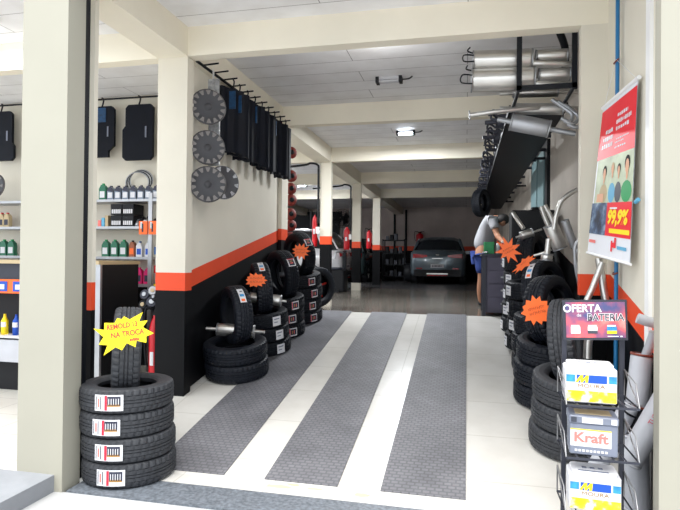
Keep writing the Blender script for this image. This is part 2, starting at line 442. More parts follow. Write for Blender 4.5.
# window in the right wall
mb = MB(); mb.box(.99, 1.028, 7.42, 9.15, 1.62, 2.98, M['black_metal']); w = struct('window_1', mb)
MB().box(.975, .99, 7.62, 8.25, 1.7, 2.9, M['teal_glass']).box(.975, .99, 8.35, 9.05, 1.7, 2.9, M['teal_glass']).build('window_pane', w)
for x in (-2.3, -2.75):
    MB().tube([(x, 21.76, .7), (x, 21.76, 3.4)], .04, M['black_metal'], curve=False).build('pipe', label='dark %s vertical conduit running up the back wall' % ('right-hand' if x > -2.5 else 'left-hand'), cat='pipe', group='conduits on the back wall')

# ------------------------------------------------------------------ tyres
def tyre_mb(R, W, m, seg=120, groove=True):
    h = W / 2; t = R * .62
    # closed profile (r, z, lug) ; lug: 1 = shoulder block, 2 = centre rib
    pr = [(t, -h * .72, 0), (t + .012, -h * .86, 0), (t + R * .10, -h * .97, 0), (R * .84, -h * 1.0, 0), (R * .93, -h * .95, 0), (R * .975, -h * .84, 1), (R * .992, -h * .62, 1), (R * .995, -h * .5, 1)]
    for a, b in ((-.46, -.14), (-.10, .10), (.14, .46)):
        c = -.48 if a < -.4 else a - .02
        pr += [(R * .972, h * a, 0), (R * .998, h * (a + .03), 2), (R * .998, h * (b - .03), 2), (R * .972, h * b, 0)]
    pr += [(r, -z, l) for r, z, l in pr[:8][::-1]]
    inner = [(t + .004, h * .4, 0), (R * .9, h * .7, 0), (R * .93, 0, 0), (R * .9, -h * .7, 0), (t + .004, -h * .4, 0)]
    pr += inner
    n = len(pr); vs = []
    for i in range(seg):
        a = 2 * PI * i / seg
        for k, (r, z, l) in enumerate(pr):
            rr = r; aa = a
            if groove and l == 1 and i % 3 == 0: rr = r - .0065
            if groove and l == 2: 
                if i % 3 == 1: rr = r - .003
            aa += z * .5 if l else 0
            vs.append((rr * math.cos(aa), rr * math.sin(aa), z))
    fs = []
    for i in range(seg):
        j = (i + 1) % seg
        for k in range(n):
            l = (k + 1) % n; fs.append((i * n + k, j * n + k, j * n + l, i * n + l))
    return MB().add(vs, fs, m, False)

def tyre_label(kind, R, W):
    b = MB(); r = R + .0025
    if kind == 'front':
        w = .088 / R; h = .049; 
        b.patch(-w, w, -h, h, r, M['label_white'])
        b.patch(-w * .92, -w * .5, -h * .8, h * .8, r + .001, M['label_ink']); b.patch(-w * .84, -w * .56, -h * .95, h * .95, r + .0015, M['label_white'])
        b.patch(-w * .76, -w * .62, -h * .55, h * .55, r + .002, M['pink_ink'])
        b.patch(-w * .26, -w * .08, -h * .92, h * .92, r + .001, M['label_red'])
        b.patch(-w * .06, w * .82, -h * .35, h * .8, r + .001, M['label_ink'])
        b.patch(-w * .06, w * .82, -h * .45, -h * .33, r + .0015, M['label_gold'])
        for k in range(5):
            c = w * (.02 + .16 * k)
            b.patch(c, c + w * .05, -h * .2, h * .55, r + .0018, M['label_white'], 1)
            b.patch(c - w * .02, c + w * .07, -h * .26, -h * .16, r + .002, M['label_gold'], 1)
    elif kind == 'square':
        w = .05 / R; h = .048
        b.patch(-w, w, -h, h, r, M['label_white']); b.patch(-w * .75, w * .8, -h * .7, h * .75, r + .001, M['label_ink'])
        b.patch(-w * .98, -w * .8, -h * .9, h * .9, r + .0015, M['label_red'])
        b.patch(-w * .4, -w * .2, -h * .4, h * .4, r + .0018, M['label_gold'], 1); b.patch(w * .1, w * .3, -h * .4, h * .4, r + .0018, M['pink_ink'], 1)
    elif kind == 'white':
        w = .05 / R; h = .05
        b.patch(-w, w, -h, h, r, M['label_white'])
        b.patch(-w * .7, w * .6, h * .35, h * .6, r + .001, M['batt_grey']); b.patch(-w * .7, w * .2, -h * .3, -h * .1, r + .001, M['batt_grey'])
    elif kind == 'long':   # long sticker running round the tread
        w = .085 / R; h = .03
        b.patch(-w, w, -h, h, r, M['label_white'])
        b.patch(w * .55, w * .85, -h * .6, h * .6, r + .001, M['star_orange']); b.patch(-w * .1, w * .25, -h * .7, h * .7, r + .001, M['mcyan'])
        b.patch(-w * .6, -w * .45, -h * .3, h * .5, r + .001, M['label_ink'])
    return b

PROTO = {}
def spin_to(ax, d):
    q = Vector((0, 0, 1)).rotation_difference(Vector(ax).normalized()); v = q.inverted() @ Vector(d); return math.atan2(v.y, v.x)
def tyre(R, W, mkey, loc, ax, spin, label, group, lab=None, lz=0.):
    key = (R, W, mkey, lab)
    M0 = axis_frame(loc, ax, spin)
    if key in PROTO: return dup(PROTO[key], M0, label, group)
    o = tyre_mb(R, W, M[mkey], 120 if R > .2 else 48).build('tyre', M0=M0, label=label, cat='tyre', group=group)
    if lab: tyre_label(lab, R, W).build('tyre_label', o, local=True)
    PROTO[key] = o
    return o
ORD = ['bottom', 'second from bottom', 'third from bottom', 'fourth from bottom', 'fifth from bottom', 'topmost']
def rad(d): return math.radians(d)

# front stack beside the left pillar
FX, FY, FR, FW = -2.168, 3.285, .295, .152
jit = [(.012, .0), (.006, .0), (-.008, .0), (-.01, -.004)]
for k in range(4):
    nm = ['bottom tyre', 'second tyre from the bottom', 'third tyre from the bottom', 'top lying tyre'][k]
    tyre(FR, FW, 'rubber', (FX + jit[k][0], FY + jit[k][1], FW / 2 + .001 + k * FW), (0, 0, 1), rad(-79 + [0, -2, -3, 1][k]),
         nm + ' of the labelled stack beside the left front pillar', 'front left tyre stack', 'front')
tyre(.29, .175, 'rubber', (FX - .04, FY + .03, .80), (math.cos(rad(33)), math.sin(rad(33)), -.03), 0, 'tyre standing upright in the front left stack behind the yellow star', 'upright tyres', None)

# left stacks along the wall
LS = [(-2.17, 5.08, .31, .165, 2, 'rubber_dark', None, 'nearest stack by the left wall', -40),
      (-2.165, 5.80, .29, .15, 3, 'rubber_darkest', 'white', 'second stack along the left wall', -32),
      (-2.165, 6.42, .29, .155, 3, 'rubber_darkest', 'square', 'third stack along the left wall', -38),
      (-2.12, 7.03, .29, .155, 4, 'rubber_darkest', 'square', 'farthest stack along the left wall', -34)]
for gx, gy, R, W, n, mk, lab, nm, sp in LS:
    base = min(rz_(gy + R * .5), .705) if gy > 5.5 else rz_(gy)
    tilt = math.atan(.169) if gy + R < 7.4 else 0
    ax = Vector((0, -math.sin(tilt), math.cos(tilt)))
    c0 = Vector((gx, gy, rz_(gy) if tilt else max(.705, rz_(gy))))
    for k in range(n):
        c = c0 + ax * (W / 2 + .008 + k * (W + .002)) + Vector((random.uniform(-.012, .012), random.uniform(-.012, .012), 0))
        tyre(R, W, mk, c, ax, rad(sp + random.uniform(-5, 5)), '%s tyre of the %s' % (('bottom' if k == 0 else 'topmost' if k == n - 1 else ORD[k]), nm), 'left wall tyre stacks', lab)
# upright tyres on the left
tyre(.285, .17, 'rubber_dark', (-2.185, 5.06, .875), (math.cos(rad(42)), math.sin(rad(42)), .06), spin_to((math.cos(rad(42)), math.sin(rad(42)), .06), (.4, -.7, .8)), 'upright tyre with a long white sticker standing in the nearest left stack', 'upright tyres', 'long')
tyre(.285, .17, 'rubber_dark', (-2.18, 5.72, 1.10), (math.cos(rad(30)), math.sin(rad(30)), .1), spin_to((math.cos(rad(30)), math.sin(rad(30)), .1), (.3, -.5, 1)), 'upright black tyre behind the first orange star, left side', 'upright tyres', 'long')
tyre(.295, .17, 'rubber_darkest', (-2.16, 6.36, 1.235), (math.cos(rad(48)), math.sin(rad(48)), .12), spin_to((math.cos(rad(48)), math.sin(rad(48)), .12), (.7, -.6, .55)), 'upright black tyre below the band, middle of the left stacks', 'upright tyres', 'square')
tyre(.295, .17, 'rubber_darkest', (-2.13, 6.97, 1.48), (math.cos(rad(48)), math.sin(rad(48)), .12), spin_to((math.cos(rad(48)), math.sin(rad(48)), .12), (.7, -.6, .6)), 'upright black tyre highest on the left, beside the small orange star', 'upright tyres', 'square')
# red-rimmed wheel standing at the end
wh = tyre(.305, .19, 'rubber_darkest', (-2.2, 8.12, .7 + .306), (math.cos(rad(-35)), math.sin(rad(-35)), 0), 0, 'upright tyre with a red centre standing past the last left stack', 'upright tyres', None)
w2 = wh.copy(); COL.objects.unlink(wh); bpy.data.objects.remove(wh)
del PROTO[(.305, .19, 'rubber_darkest', None)]
COL.objects.link(w2)
T = w2.matrix_basis
b = MB(T); b.cyl(.05, -.03, .06, M['red_glossy'], 16); b.cyl(.185, -.06, -.04, M['black_metal'], 24); b.build('wheel_hub', w2)
b = MB(T)
for k in range(5):
    a = 2 * PI * k / 5; b.tube([(.03 * math.cos(a), .03 * math.sin(a), 0), (.185 * math.cos(a), .185 * math.sin(a), 0)], .018, M['red_glossy'], 6, curve=False)
b.build('wheel_spokes', w2)

# right stacks
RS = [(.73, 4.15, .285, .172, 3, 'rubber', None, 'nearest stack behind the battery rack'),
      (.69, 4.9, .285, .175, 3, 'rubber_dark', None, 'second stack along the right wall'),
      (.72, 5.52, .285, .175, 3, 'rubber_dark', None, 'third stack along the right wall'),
      (.70, 6.14, .285, .175, 4, 'rubber_darkest', 'white', 'fourth stack along the right wall'),
      (.70, 6.76, .285, .175, 5, 'rubber_darkest', 'white', 'farthest stack along the right wall')]
for gx, gy, R, W, n, mk, lab, nm in RS:
    tilt = math.atan(.169); ax = Vector((0, -math.sin(tilt), math.cos(tilt)))
    if gy > 5: ax = Vector((0, -.08, 1)).normalized()
    c0 = Vector((gx, gy, rz_(gy) + (.03 if gy > 5 else 0)))
    for k in range(n):
        c = c0 + ax * (W / 2 + .008 + k * (W + .003)) + Vector((random.uniform(-.015, .012), random.uniform(-.01, .01), 0))
        tyre(R, W, mk, c, ax, rad(205 + random.uniform(-8, 8)) if k % 2 else rad(190), '%s tyre of the %s' % (('bottom' if k == 0 else 'topmost' if k == n - 1 else ORD[k]), nm), 'right wall tyre stacks', lab)
tyre(.285, .17, 'rubber', (.69, 4.13, .88), (.95, -.31, .1), 0, 'upright ribbed tyre in the nearest right stack behind the blue and yellow battery', 'upright tyres', None)
tyre(.29, .18, 'rubber_dark', (.68, 4.86, 1.02), (.80, -.60, .1), 0, 'upright tyre behind the pale orange star on the second right stack', 'upright tyres', None)
tyre(.285, .175, 'rubber_dark', (.72, 5.50, 1.165), (.80, -.6, .12), spin_to((.80, -.6, .12), (-.6, -.65, .7)), 'upright tyre with two white stickers on its shoulder, right side', 'upright tyres', 'long')
tyre(.285, .175, 'rubber_darkest', (.68, 6.1, 1.44), (.9, -.42, .1), 0, 'upright black tyre behind the folded orange star, right side', 'upright tyres', None)

# ------------------------------------------------------------------ starburst price cards
def burst(n, w, h, seed, deep=.66):
    r = random.Random(seed); pts = []
    for k in range(2 * n):
        a = 2 * PI * k / (2 * n) + r.uniform(-.06, .06); q = r.uniform(.88, 1.08) if k % 2 == 0 else deep * r.uniform(.9, 1.06)
        pts.append((w / 2 * q * math.cos(a), h / 2 * q * math.sin(a)))
    return pts
def star(poly, c, yaw, m, label, ink, tiltx=0., lines=2, seed=1, size=1., words=None, roll=0.):
    T = Matrix.Translation(c) @ Matrix.Rotation(yaw, 4, 'Z') @ Matrix.Rotation(PI / 2 + tiltx, 4, 'X') @ Matrix.Rotation(roll, 4, 'Z')
    b = MB(); b.prism(poly, -.0015, .0015, m)
    o = b.build('star_sign', M0=T, label=label, cat='price sign', group='starburst price cards')
    if words:
        for i, (s, sz, x, y) in enumerate(words):
            text_mesh(s, sz, ink, T @ Matrix.Translation((x, y, .002)) @ Matrix.Rotation(rad(8), 4, 'Z'), 'handwriting', o, stretch=.8, bold=.0012)
    else:
        r = random.Random(seed); q = MB()
        for l in range(lines):
            y = size * (.02 - .038 * l); x = -size * .06
            while x < size * .06:
                hh = size * r.uniform(.008, .014)
                q.tube([(x, y - hh, .003), (x + size * r.uniform(0, .008), y + hh, .003), (x + size * .01, y + r.uniform(-1, 1) * hh, .003)], size * .0016, ink, 4, curve=False)
                x += size * .0145
        q.build('handwriting', o, local=True)
    return o
raw = [(45, 218), (142, 232), (142, 165), (232, 168), (256, 122), (296, 132), (318, 105), (368, 135), (488, 66), (455, 155), (535, 146), (490, 212), (592, 272), (524, 300), (524, 362), (435, 340), (425, 402), (345, 360), (303, 430), (245, 398), (138, 476), (172, 378), (94, 370), (136, 300)]
k = .000625
poly = [((x - 318) * k, -(y - 268) * k) for x, y in raw][::-1]
star(poly, (-1.995, 2.96, .966), rad(25), M['star_yellow'], 'yellow starburst price card with red handwriting on the front left tyres', M['ink_red'],
     words=[('REMOLD 13', .042, -.01, .045), ('NA TROCA', .046, .02, -.002), ('avista', .03, .06, -.035)])
star(burst(12, .24, .16, 3, .72), (-2.12, 5.42, 1.20), rad(20), M['star_orange'], 'larger orange starburst card on the left tyres, second from the street', M['ink_dark'], seed=4, size=1.0)
star(burst(11, .24, .21, 5, .6), (-1.97, 6.5, 1.52), rad(20), M['star_orange'], 'small orange starburst card high on the left tyres beside the white car', M['ink_dark'], seed=6, size=.9)
star(burst(12, .225, .225, 8, .74), (.51, 4.32, 1.06), rad(-3), M['star_orange'], 'pale orange starburst card on the second right tyre stack', M['ink_dark'], seed=9, size=.9, roll=.3)
star(burst(9, .25, .29, 11, .5), (.41, 5.75, 1.53), rad(-5), M['star_orange'], 'leaf-like orange star card beside the green box, right side', M['ink_dark'], seed=12, size=.8, roll=.5)
star(burst(9, .27, .085, 15, .65), (.52, 5.35, 1.40), rad(-3), M['star_orange'], 'folded slanting orange star card with the muffler stem above, right side', M['ink_dark'], seed=2, size=.5, roll=.75, lines=1)

# ------------------------------------------------------------------ exhaust parts
def muffler(c, ax, L, rx, ry, label, group, m='bright_steel', stubs=((0, .22), (0, -.12)), up=None, rim='steel', stub_r=.022, name='muffler'):
    """oval silencer: can along local x, rims, end pipes"""
    T = frame(c, ax, up)
    o = thing(name, c, label, 'exhaust', group, M0=T)
    R = T @ Matrix.Rotation(PI / 2, 4, 'Y')
    b = MB(R); b.lathe([(0, -L / 2), (ry * .8, -L / 2), (ry * .97, -L / 2 + .008), (ry, -L / 2 + .02), (ry, L / 2 - .02), (ry * .97, L / 2 - .008), (ry * .8, L / 2), (0, L / 2)], M[m], 28, sy=rx / ry)
    b.build('muffler_can', o)
    for s in (-1, 1):
        MB(R).lathe([(ry * 1.0, s * L / 2 - .006), (ry * 1.035, s * L / 2 - .006), (ry * 1.035, s * L / 2 + .006), (ry * .95, s * L / 2 + .006)], M[rim], 28, sy=rx / ry).build('seam_rim', o)
    for off, ln in stubs:
        s = 1 if ln > 0 else -1
        MB(T).tube([(s * L / 2 * .9, off, 0), (s * L / 2 + ln * .5, off, 0), (s * L / 2 + ln, off * .7, 0)], stub_r, M[m], 12).build('end_pipe', o)
    return o
def hangers(o, pts_list, r=.006, m='black_metal'):
    for p in pts_list: MB().tube(p, r, M[m], 6).build('hanger_rod', o)
def pipe(pts, r, label, m='bright_steel', group='loose exhaust pipes', flange=None, name='exhaust_pipe'):
    o = MB().tube(pts, r, M[m], 12).build(name, label=label, cat='pipe', group=group)
    if flange is not None:
        p = [Vector(q) for q in pts]; d = p[0] - p[1]
        MB(axis_frame(p[0], d)).cyl(flange, -.006, .006, M['steel'], 8).build('flange', o)
    return o
# overhead frame and shelf
t = thing('overhead_shelf', (.6, 4.8, 2.74), 'long black overhead shelf along the right wall carrying mufflers', 'shelf')
MB().box(.37, .84, 5.15, 14.6, 2.75, 2.775, M['black_metal']).build('shelf_board', t)
MB().box(.36, .375, 5.1, 14.6, 2.75, 2.80, M['black_metal']).build('shelf_edge', t)
MB().box(.835, .85, 5.1, 14.6, 2.75, 2.80, M['black_metal']).build('shelf_edge', t)
for x in (.40, .815):
    MB().box(x - .015, x + .025, 4.635, 4.655, 2.78, HC, M['black_metal']).build('shelf_post', t)
MB().box(.385, .84, 4.635, 4.66, 2.79, 2.83, M['black_metal']).build('cross_bar', t)
for x in (.40, .815): MB().tube([(x + .0, 4.65, 2.80), (x - .01, 5.2, 2.765)], .016, M['black_metal'], 6, curve=False).build('brace', t)
for y in (7.6, 10.3, 13.0):
    MB().box(.37, .40, y, y + .04, 2.76, HC, M['black_metal']).build('shelf_post', t)
    MB().box(.84, 1.03, y, y + .04, 2.75, 2.78, M['black_metal']).build('bracket', t)
G = 'mufflers on the overhead frame'
o = muffler((.28, 4.80, 3.095), (1, 0, -.04), .47, .10, .085, 'upper large silver muffler lying across the top of the overhead frame', G, stubs=((.03, .12),))
hangers(o, [[(.05, 4.7, 3.12), (-.03, 4.68, 3.12), (-.03, 4.68, 3.07), (.05, 4.7, 3.07)], [(.05, 4.74, 3.15), (.0, 4.73, 3.17), (.02, 4.73, 3.20)]])
o = muffler((.285, 4.80, 2.935), (1, 0, -.03), .50, .11, .095, 'lower large silver muffler lying across the overhead frame', G, stubs=((.03, .12),))
hangers(o, [[(.04, 4.68, 2.95), (-.04, 4.66, 2.95), (-.05, 4.66, 2.89), (.04, 4.68, 2.88)], [(.04, 4.72, 3.0), (-.01, 4.7, 3.01), (.0, 4.7, 3.04)]])
muffler((.67, 4.80, 3.11), (1, 0, -.02), .24, .05, .05, 'upper slim silver resonator at the right of the overhead frame', G, stubs=())
muffler((.69, 4.80, 2.95), (1, 0, -.02), .24, .055, .055, 'lower slim silver resonator at the right of the overhead frame', G, stubs=())
pipe([(.52, 4.72, 3.03), (.62, 4.72, 3.02), (.83, 4.75, 3.01)], .022, 'short silver tail pipe between the two slim overhead resonators')
pipe([(.54, 4.72, 2.86), (.64, 4.72, 2.845), (.83, 4.75, 2.84)], .026, 'silver tail pipe resting on the black cross bar of the frame')
pipe([(.02, 4.95, 2.69), (.25, 4.95, 2.71), (.55, 5.0, 2.74), (.70, 5.1, 2.75)], .02, 'long silver pipe with a flange poking left below the large mufflers', flange=.042)
pipe([(.74, 4.86, 3.32), (.80, 4.95, 3.2), (.82, 5.1, 3.0)], .03, 'black pipe standing in the top right corner of the overhead frame', 'black_metal')
muffler((.60, 5.28, 2.955), (1, 0, -.03), .38, .05, .045, 'slim silver muffler on the front end of the shelf, topmost of three', G)
muffler((.60, 5.06, 2.745), (1, 0, -.05), .40, .05, .05, 'middle silver muffler tucked at the front end of the overhead shelf', G)
muffler((.53, 5.04, 2.60), (1, 0, -.24), .32, .07, .075, 'grey muffler slung below the front end of the overhead shelf', G, m='steel')
for q, (dx, dz) in enumerate(((0, 0), (.05, -.02), (.1, -.05))):
    pipe([(.70 + dx, 4.98, 2.80 + dz), (.80 + dx, 4.98, 2.72 + dz), (.86 + dx, 4.97, 2.66 + dz), (.84 + dx * .6, 4.96, 2.60 + dz), (.77 + dx * .5, 4.96, 2.63 + dz)], .016,
         ['innermost', 'middle', 'outermost'][q] + ' of three bent steel pipe ends hanging by the overhead shelf corner', 'steel')
for q in range(11):
    y = 5.9 + q * .78
    o = muffler((.52 + random.uniform(-.03, .05), y, 2.775 + .085), (1, random.uniform(-.25, .25), .0), .42, .08, .075,
                'dull muffler crosswise on the overhead shelf, number %s from the street' % ['one', 'two', 'three', 'four', 'five', 'six', 'seven', 'eight', 'nine', 'ten', 'eleven'][q], 'mufflers along the shelf', m='rack_metal', rim='rack_metal')
    hangers(o, [[(.32, y, 2.87), (.25, y - .05, 2.92), (.24, y - .1, 2.86), (.31, y - .12, 2.85)], [(.32, y + .1, 2.9), (.27, y + .1, 3.0), (.22, y + .13, 2.95)], [(.34, y + .3, 2.82), (.22, y + .3, 2.84), (.24, y + .36, 2.92), (.36, y + .38, 2.84)]], .012, 'rack_metal')

# mufflers among the right tyres
G = 'mufflers on the right tyres'
muffler((.83, 5.62, 1.66), (.38, .1, -.9), .24, .07, .065, 'silver muffler with twin stubs standing on the right tyres below the black case', G, stubs=((.03, -.2), (-.02, -.2)), up=(0, -1, 0))
muffler((.93, 5.45, 1.68), (.35, .15, -.9), .26, .036, .034, 'grey muffler leaning on the right wall beside the bent tail pipe', G, m='steel', stubs=((0, .1),), up=(0, -1, 0))
pipe([(.80, 5.5, 1.72), (.82, 5.5, 1.86), (.86, 5.5, 1.98), (.93, 5.5, 2.05), (1.0, 5.5, 2.09)], .022, 'bent silver tail pipe rising along the right wall, topmost of the pipes')
o = muffler((.70, 5.22, 1.46), (.1, 0, 1), .05, .05, .05, 'silver funnel-shaped pipe end on the right tyres below the twin-stub muffler', G, stubs=((0, .14),), up=(0, -1, 0), stub_r=.024)
pipe([(.48, 6.1, 1.93), (.53, 6.0, 1.83), (.57, 5.95, 1.76)], .022, 'slanting silver pipe above the leaf-like orange star')
muffler((.60, 5.95, 1.70), (.9, .1, .3), .12, .05, .045, 'small silver catalytic piece beside the leaf-like orange star', G, stubs=((0, .1), (0, -.05)), stub_r=.012)
pipe([(.60, 5.3, 1.475), (.68, 5.28, 1.50), (.74, 5.25, 1.53)], .012, 'thin silver stem poking above the folded orange star')
for q, z in enumerate((1.55, 1.62)):
    pipe([(.95, 5.05, z - .4), (.9, 5.04, z - .1), (.96, 5.03, z), (1.0, 5.02, z - .12)], .012 + .004 * q, ['thinner', 'thicker'][q] + ' looped steel pipe hanging beside the pilaster', 'steel')
pipe([(.90, 4.78, 1.42), (.93, 4.78, 1.25), (.95, 4.78, 1.05)], .028, 'curved grey pipe standing against the pilaster band', 'steel')
pipe([(.98, 5.0, 1.9), (.985, 5.0, 1.78), (.94, 5.0, 1.72)], .01, 'dark thin forked bracket on the right wall beside the poster', 'black_metal')
# U shaped pipe in front of the pilaster
pipe([(.95, 4.28, 1.42), (.89, 4.28, 1.25), (.84, 4.27, 1.12), (.85, 4.27, 1.02)], .022, 'left leg of the bent silver pipe pair hanging below the poster')
pipe([(.93, 4.30, 1.45), (.96, 4.30, 1.25), (.98, 4.29, 1.10), (.97, 4.29, .98)], .026, 'right leg of the bent silver pipe pair hanging below the poster')
pipe([(.83, 3.98, 1.0), (.80, 3.98, .9), (.795, 3.98, .78)], .028, 'silver pipe end showing between the battery sign and the top battery')
# big grey mufflers at the lower right
G = 'grey mufflers leaning in the right corner'
o = muffler((.955, 3.42, .76), (.10, .03, 1), .29, .058, .058, 'upright grey muffler with a rusty rim leaning in the right corner', G, m='grey_can', stubs=(), rim='rust', up=(0, -1, 0), stub_r=.03)
hangers(o, [[(.90, 3.38, .63), (.85, 3.34, .64), (.86, 3.32, .60), (.93, 3.36, .56)]])
o = muffler((.945, 3.22, .55), (.42, -.06, .88), .42, .062, .062, 'slanting grey muffler with red lettering in the right corner', G, m='grey_can', stubs=(), up=(0, -1, 0), rim='grey_can')
text_mesh('TUPER', .034, M['label_red'], frame((.955, 3.153, .63), (.45, -.06, .88), (0, -1, .1)) @ Matrix.Rotation(0, 4, 'X') , 'lettering', o)
muffler((.92, 3.36, .27), (-.03, 0, 1), .40, .07, .07, 'lower grey muffler standing on the floor in the right corner', G, m='grey_can', stubs=((0, -.04),), up=(0, -1, 0), rim='grey_can')
muffler((.80, 3.38, .42), (.42, 0, .9), .46, .05, .045, 'slim grey muffler slanting behind the battery rack upright', G, m='grey_can', stubs=((0, -.04),), up=(0, -1, 0), rim='grey_can')
pipe([(1.02, 3.35, 1.09), (.97, 3.3, 1.10), (.91, 3.3, 1.12)], .028, 'grey pipe stub jutting out over the orange band, right corner', 'grey_can')
pipe([(.98, 3.42, .88), (1.0, 3.38, .98), (1.01, 3.36, 1.04)], .024, 'grey tail pipe rising against the white shutter guide', 'grey_can')
# muffler behind the left tyres
muffler((-2.2, 5.10, .715), (1, .25, -.06), .36, .062, .062, 'silver muffler lying inside the nearest left tyre stack', 'mufflers on the left tyres', stubs=((0, -.16), (.02, .1)), stub_r=.018)
muffler((-2.14, 5.76, .98), (1, .2, -.1), .34, .06, .06, 'silver muffler behind the first orange star, left side', 'mufflers on the left tyres', stubs=((0, .06),), stub_r=.014)

# ------------------------------------------------------------------ battery rack
rk = thing('battery_rack', (.57, 2.8, 0), 'dark metal display rack with sign and wire baskets holding three batteries', 'display rack')
RXL, RXR, RY = .485, .752, 2.97
for x in (RXL, RXR): MB().box(x - .011, x + .011, RY, RY + .022, -.012, 1.2, M['rack_metal']).build('rack_upright', rk)
sg = MB(Matrix.Translation((.618, 2.945, 1.137)) @ Matrix.Rotation(rad(-2), 4, 'Y'))
sg.box(-.147, .147, -.012, .006, -.098, .098, M['rack_metal']); sg.box(-.133, .137, -.0145, -.0125, -.086, .088, M['sign_flame']); sg = sg.build('sign_board', rk)
ST = Matrix.Translation((.618, 2.945, 1.137)) @ Matrix.Rotation(rad(-2), 4, 'Y') @ Matrix.Translation((0, -.0155, 0)) @ Matrix.Rotation(PI / 2, 4, 'X')
text_mesh('OFERTA', .052, M['white'], ST @ Matrix.Translation((-.058, .056, 0)), 'sign_lettering', sg, .92, .0012)
text_mesh('BATERIA', .047, M['white'], ST @ Matrix.Translation((.048, .012, 0)), 'sign_lettering', sg, .92, .0026)
text_mesh('BATERIA', .047, M['batt_dark'], ST @ Matrix.Translation((.048, .012, .001)), 'sign_lettering', sg, .92, .0006)
text_mesh('de', .022, M['label_white'], ST @ Matrix.Translation((-.072, .024, 0)), 'sign_lettering', sg)
for cx, c1, c2 in ((-.09, 'label_white', 'paper'), (-.012, 'paper', 'batt_dark'), (.075, 'mcyan', 'yellow')):
    b = MB(ST); b.box(cx - .022, cx + .022, -.062, -.032, 0, .001, M[c1]); b.box(cx - .022, cx + .022, -.066, -.052, 0, .0015, M[c2]); b.box(cx - .02, cx + .018, -.034, -.024, 0, .001, M['label_white'])
    b.build('printed_battery', sg)
b = MB(ST); b.box(.055, .105, -.081, -.077, 0, .001, M['label_white']); b.box(.112, .122, -.082, -.076, 0, .001, M['label_white'])
b.build('small_print', sg)
def basket(z, x0=.455, x1=.762, y0=2.72, y1=2.97):
    b = MB(); r = .004; m = M['rack_metal']
    P = lambda *p: b.tube(list(p), r, m, 6, curve=False)
    P((x0, y0, z), (x1, y0, z)); P((x0, y0, z), (x0, y1, z)); P((x1, y0, z), (x1, y1, z))
    for k in range(7): P((x0 + (x1 - x0) * k / 6, y0, z), (x0 + (x1 - x0) * k / 6, y1, z))
    b.box(x0, x1, y0 - .006, y0, z - .006, z + .004, m)
    b.box(x0, x1, y1 - .006, y1, z - .006, z + .006, m)
    for x in (x0, x1):
        b.tube([(x, y0, z), (x, y1, z + .13), (x, y1, z)], .0035, M['wire'], 6, curve=False)
        b.tube([(x, y0, z), (x, y0 + .06, z + .10), (x, y1, z + .13)], .003, M['wire'], 6, curve=False)
    return b.build('basket', rk)
ZB = (.765, .525, .27)
for z in ZB: basket(z)
b = MB(); b.tube([(.6, 3.0, .03), (.74, 3.0, .03)], .03, M['rack_metal'], 8, curve=False); b.build('rack_foot', rk)
b = MB()
for x in (RXL, RXR): b.box(x - .011, x + .011, 2.72, 3.0, -.012, .005, M['rack_metal'])
b.build('rack_foot', rk)

def moura(x, y, z, label, yaw, seed):
    o = thing('car_battery', (x, y, z), label, 'battery', 'batteries on the rack', rz=yaw)
    T = wm(o); w, d, h = .222, .15, .175
    b = MB(T); b.rbox(-w / 2, w / 2, -d / 2, d / 2, 0, h * .9, .014, M['label_white']); b.rbox(-w / 2 + .012, w / 2 - .012, -d / 2 + .01, d / 2 - .01, h * .9, h, .02, M['label_white']); b.build('battery_case', o)
    F = T @ Matrix.Translation((0, -d / 2 - .0006, 0)) @ Matrix.Rotation(PI / 2, 4, 'X')
    b = MB(F); b.box(-w / 2 + .004, w / 2 - .004, .006, .055, 0, .0008, M['batt_yellow']); b.build('yellow_base_print', o)
    b = MB(F); b.box(-w * .28, w * .30, .092, .128, 0, .0008, M['mblue']); b.build('blue_panel', o)
    for xa, xb in ((-w / 2 + .004, -w * .31), (w * .335, w / 2 - .004)): MB(F).box(xa, xb, .094, .127, 0, .0008, M['mcyan']).build('corner_print', o)
    b = MB(F)
    L = [(-.066, .094), (-.048, .126), (-.036, .126), (-.040, .112), (-.020, .126), (-.008, .126), (-.010, .094), (-.024, .094), (-.022, .112), (-.036, .100), (-.044, .100), (-.042, .112), (-.056, .094)]
    b.add([(p[0], p[1], .0015) for p in [(-.068, .093), (-.056, .093), (-.034, .127), (-.046, .127)]], [(0, 1, 2, 3)], M['yellow'])
    b.add([(p[0], p[1], .0016) for p in [(-.046, .127), (-.034, .127), (-.036, .093), (-.046, .093)]], [(3, 2, 1, 0)], M['yellow'])
    b.add([(p[0], p[1], .0017) for p in [(-.046, .093), (-.036, .093), (-.010, .127), (-.022, .127)]], [(0, 1, 2, 3)], M['yellow'])
    b.add([(p[0], p[1], .0018) for p in [(-.022, .127), (-.010, .127), (-.014, .093), (-.026, .093)]], [(3, 2, 1, 0)], M['yellow'])
    b.build('emblem', o)
    text_mesh('MOURA', .0245, M['gold_ink'], F @ Matrix.Translation((.0, .077, .001)), 'lettering', o, 1.35, -.0002)
    b = MB(T)
    for k in range(3): b.box(-.05 + k * .035, -.03 + k * .035, -.02, .0, h, h + .002, M['batt_grey'])
    b.box(-.07, .06, -.06, -.045, h, h + .001, M['label_ink'] if False else M['batt_grey'])
    b.build('top_marking', o)
    return o
moura(.572, 2.83, ZB[0] + .006, 'blue, white and yellow car battery in the top basket, under the sign', rad(-4), 1)
moura(.592, 2.83, ZB[2] + .006, 'blue, white and yellow car battery in the bottom basket, under the grey battery', rad(-4), 2)
o = thing('car_battery', (.585, 2.83, ZB[1] + .006), 'grey car battery with pale red lettering in the middle basket', 'battery', 'batteries on the rack', rz=rad(-5))
T = wm(o); w, d, h = .205, .15, .178
MB(T).rbox(-w / 2, w / 2, -d / 2, d / 2, 0, h * .80, .01, M['batt_grey']).build('battery_case', o)
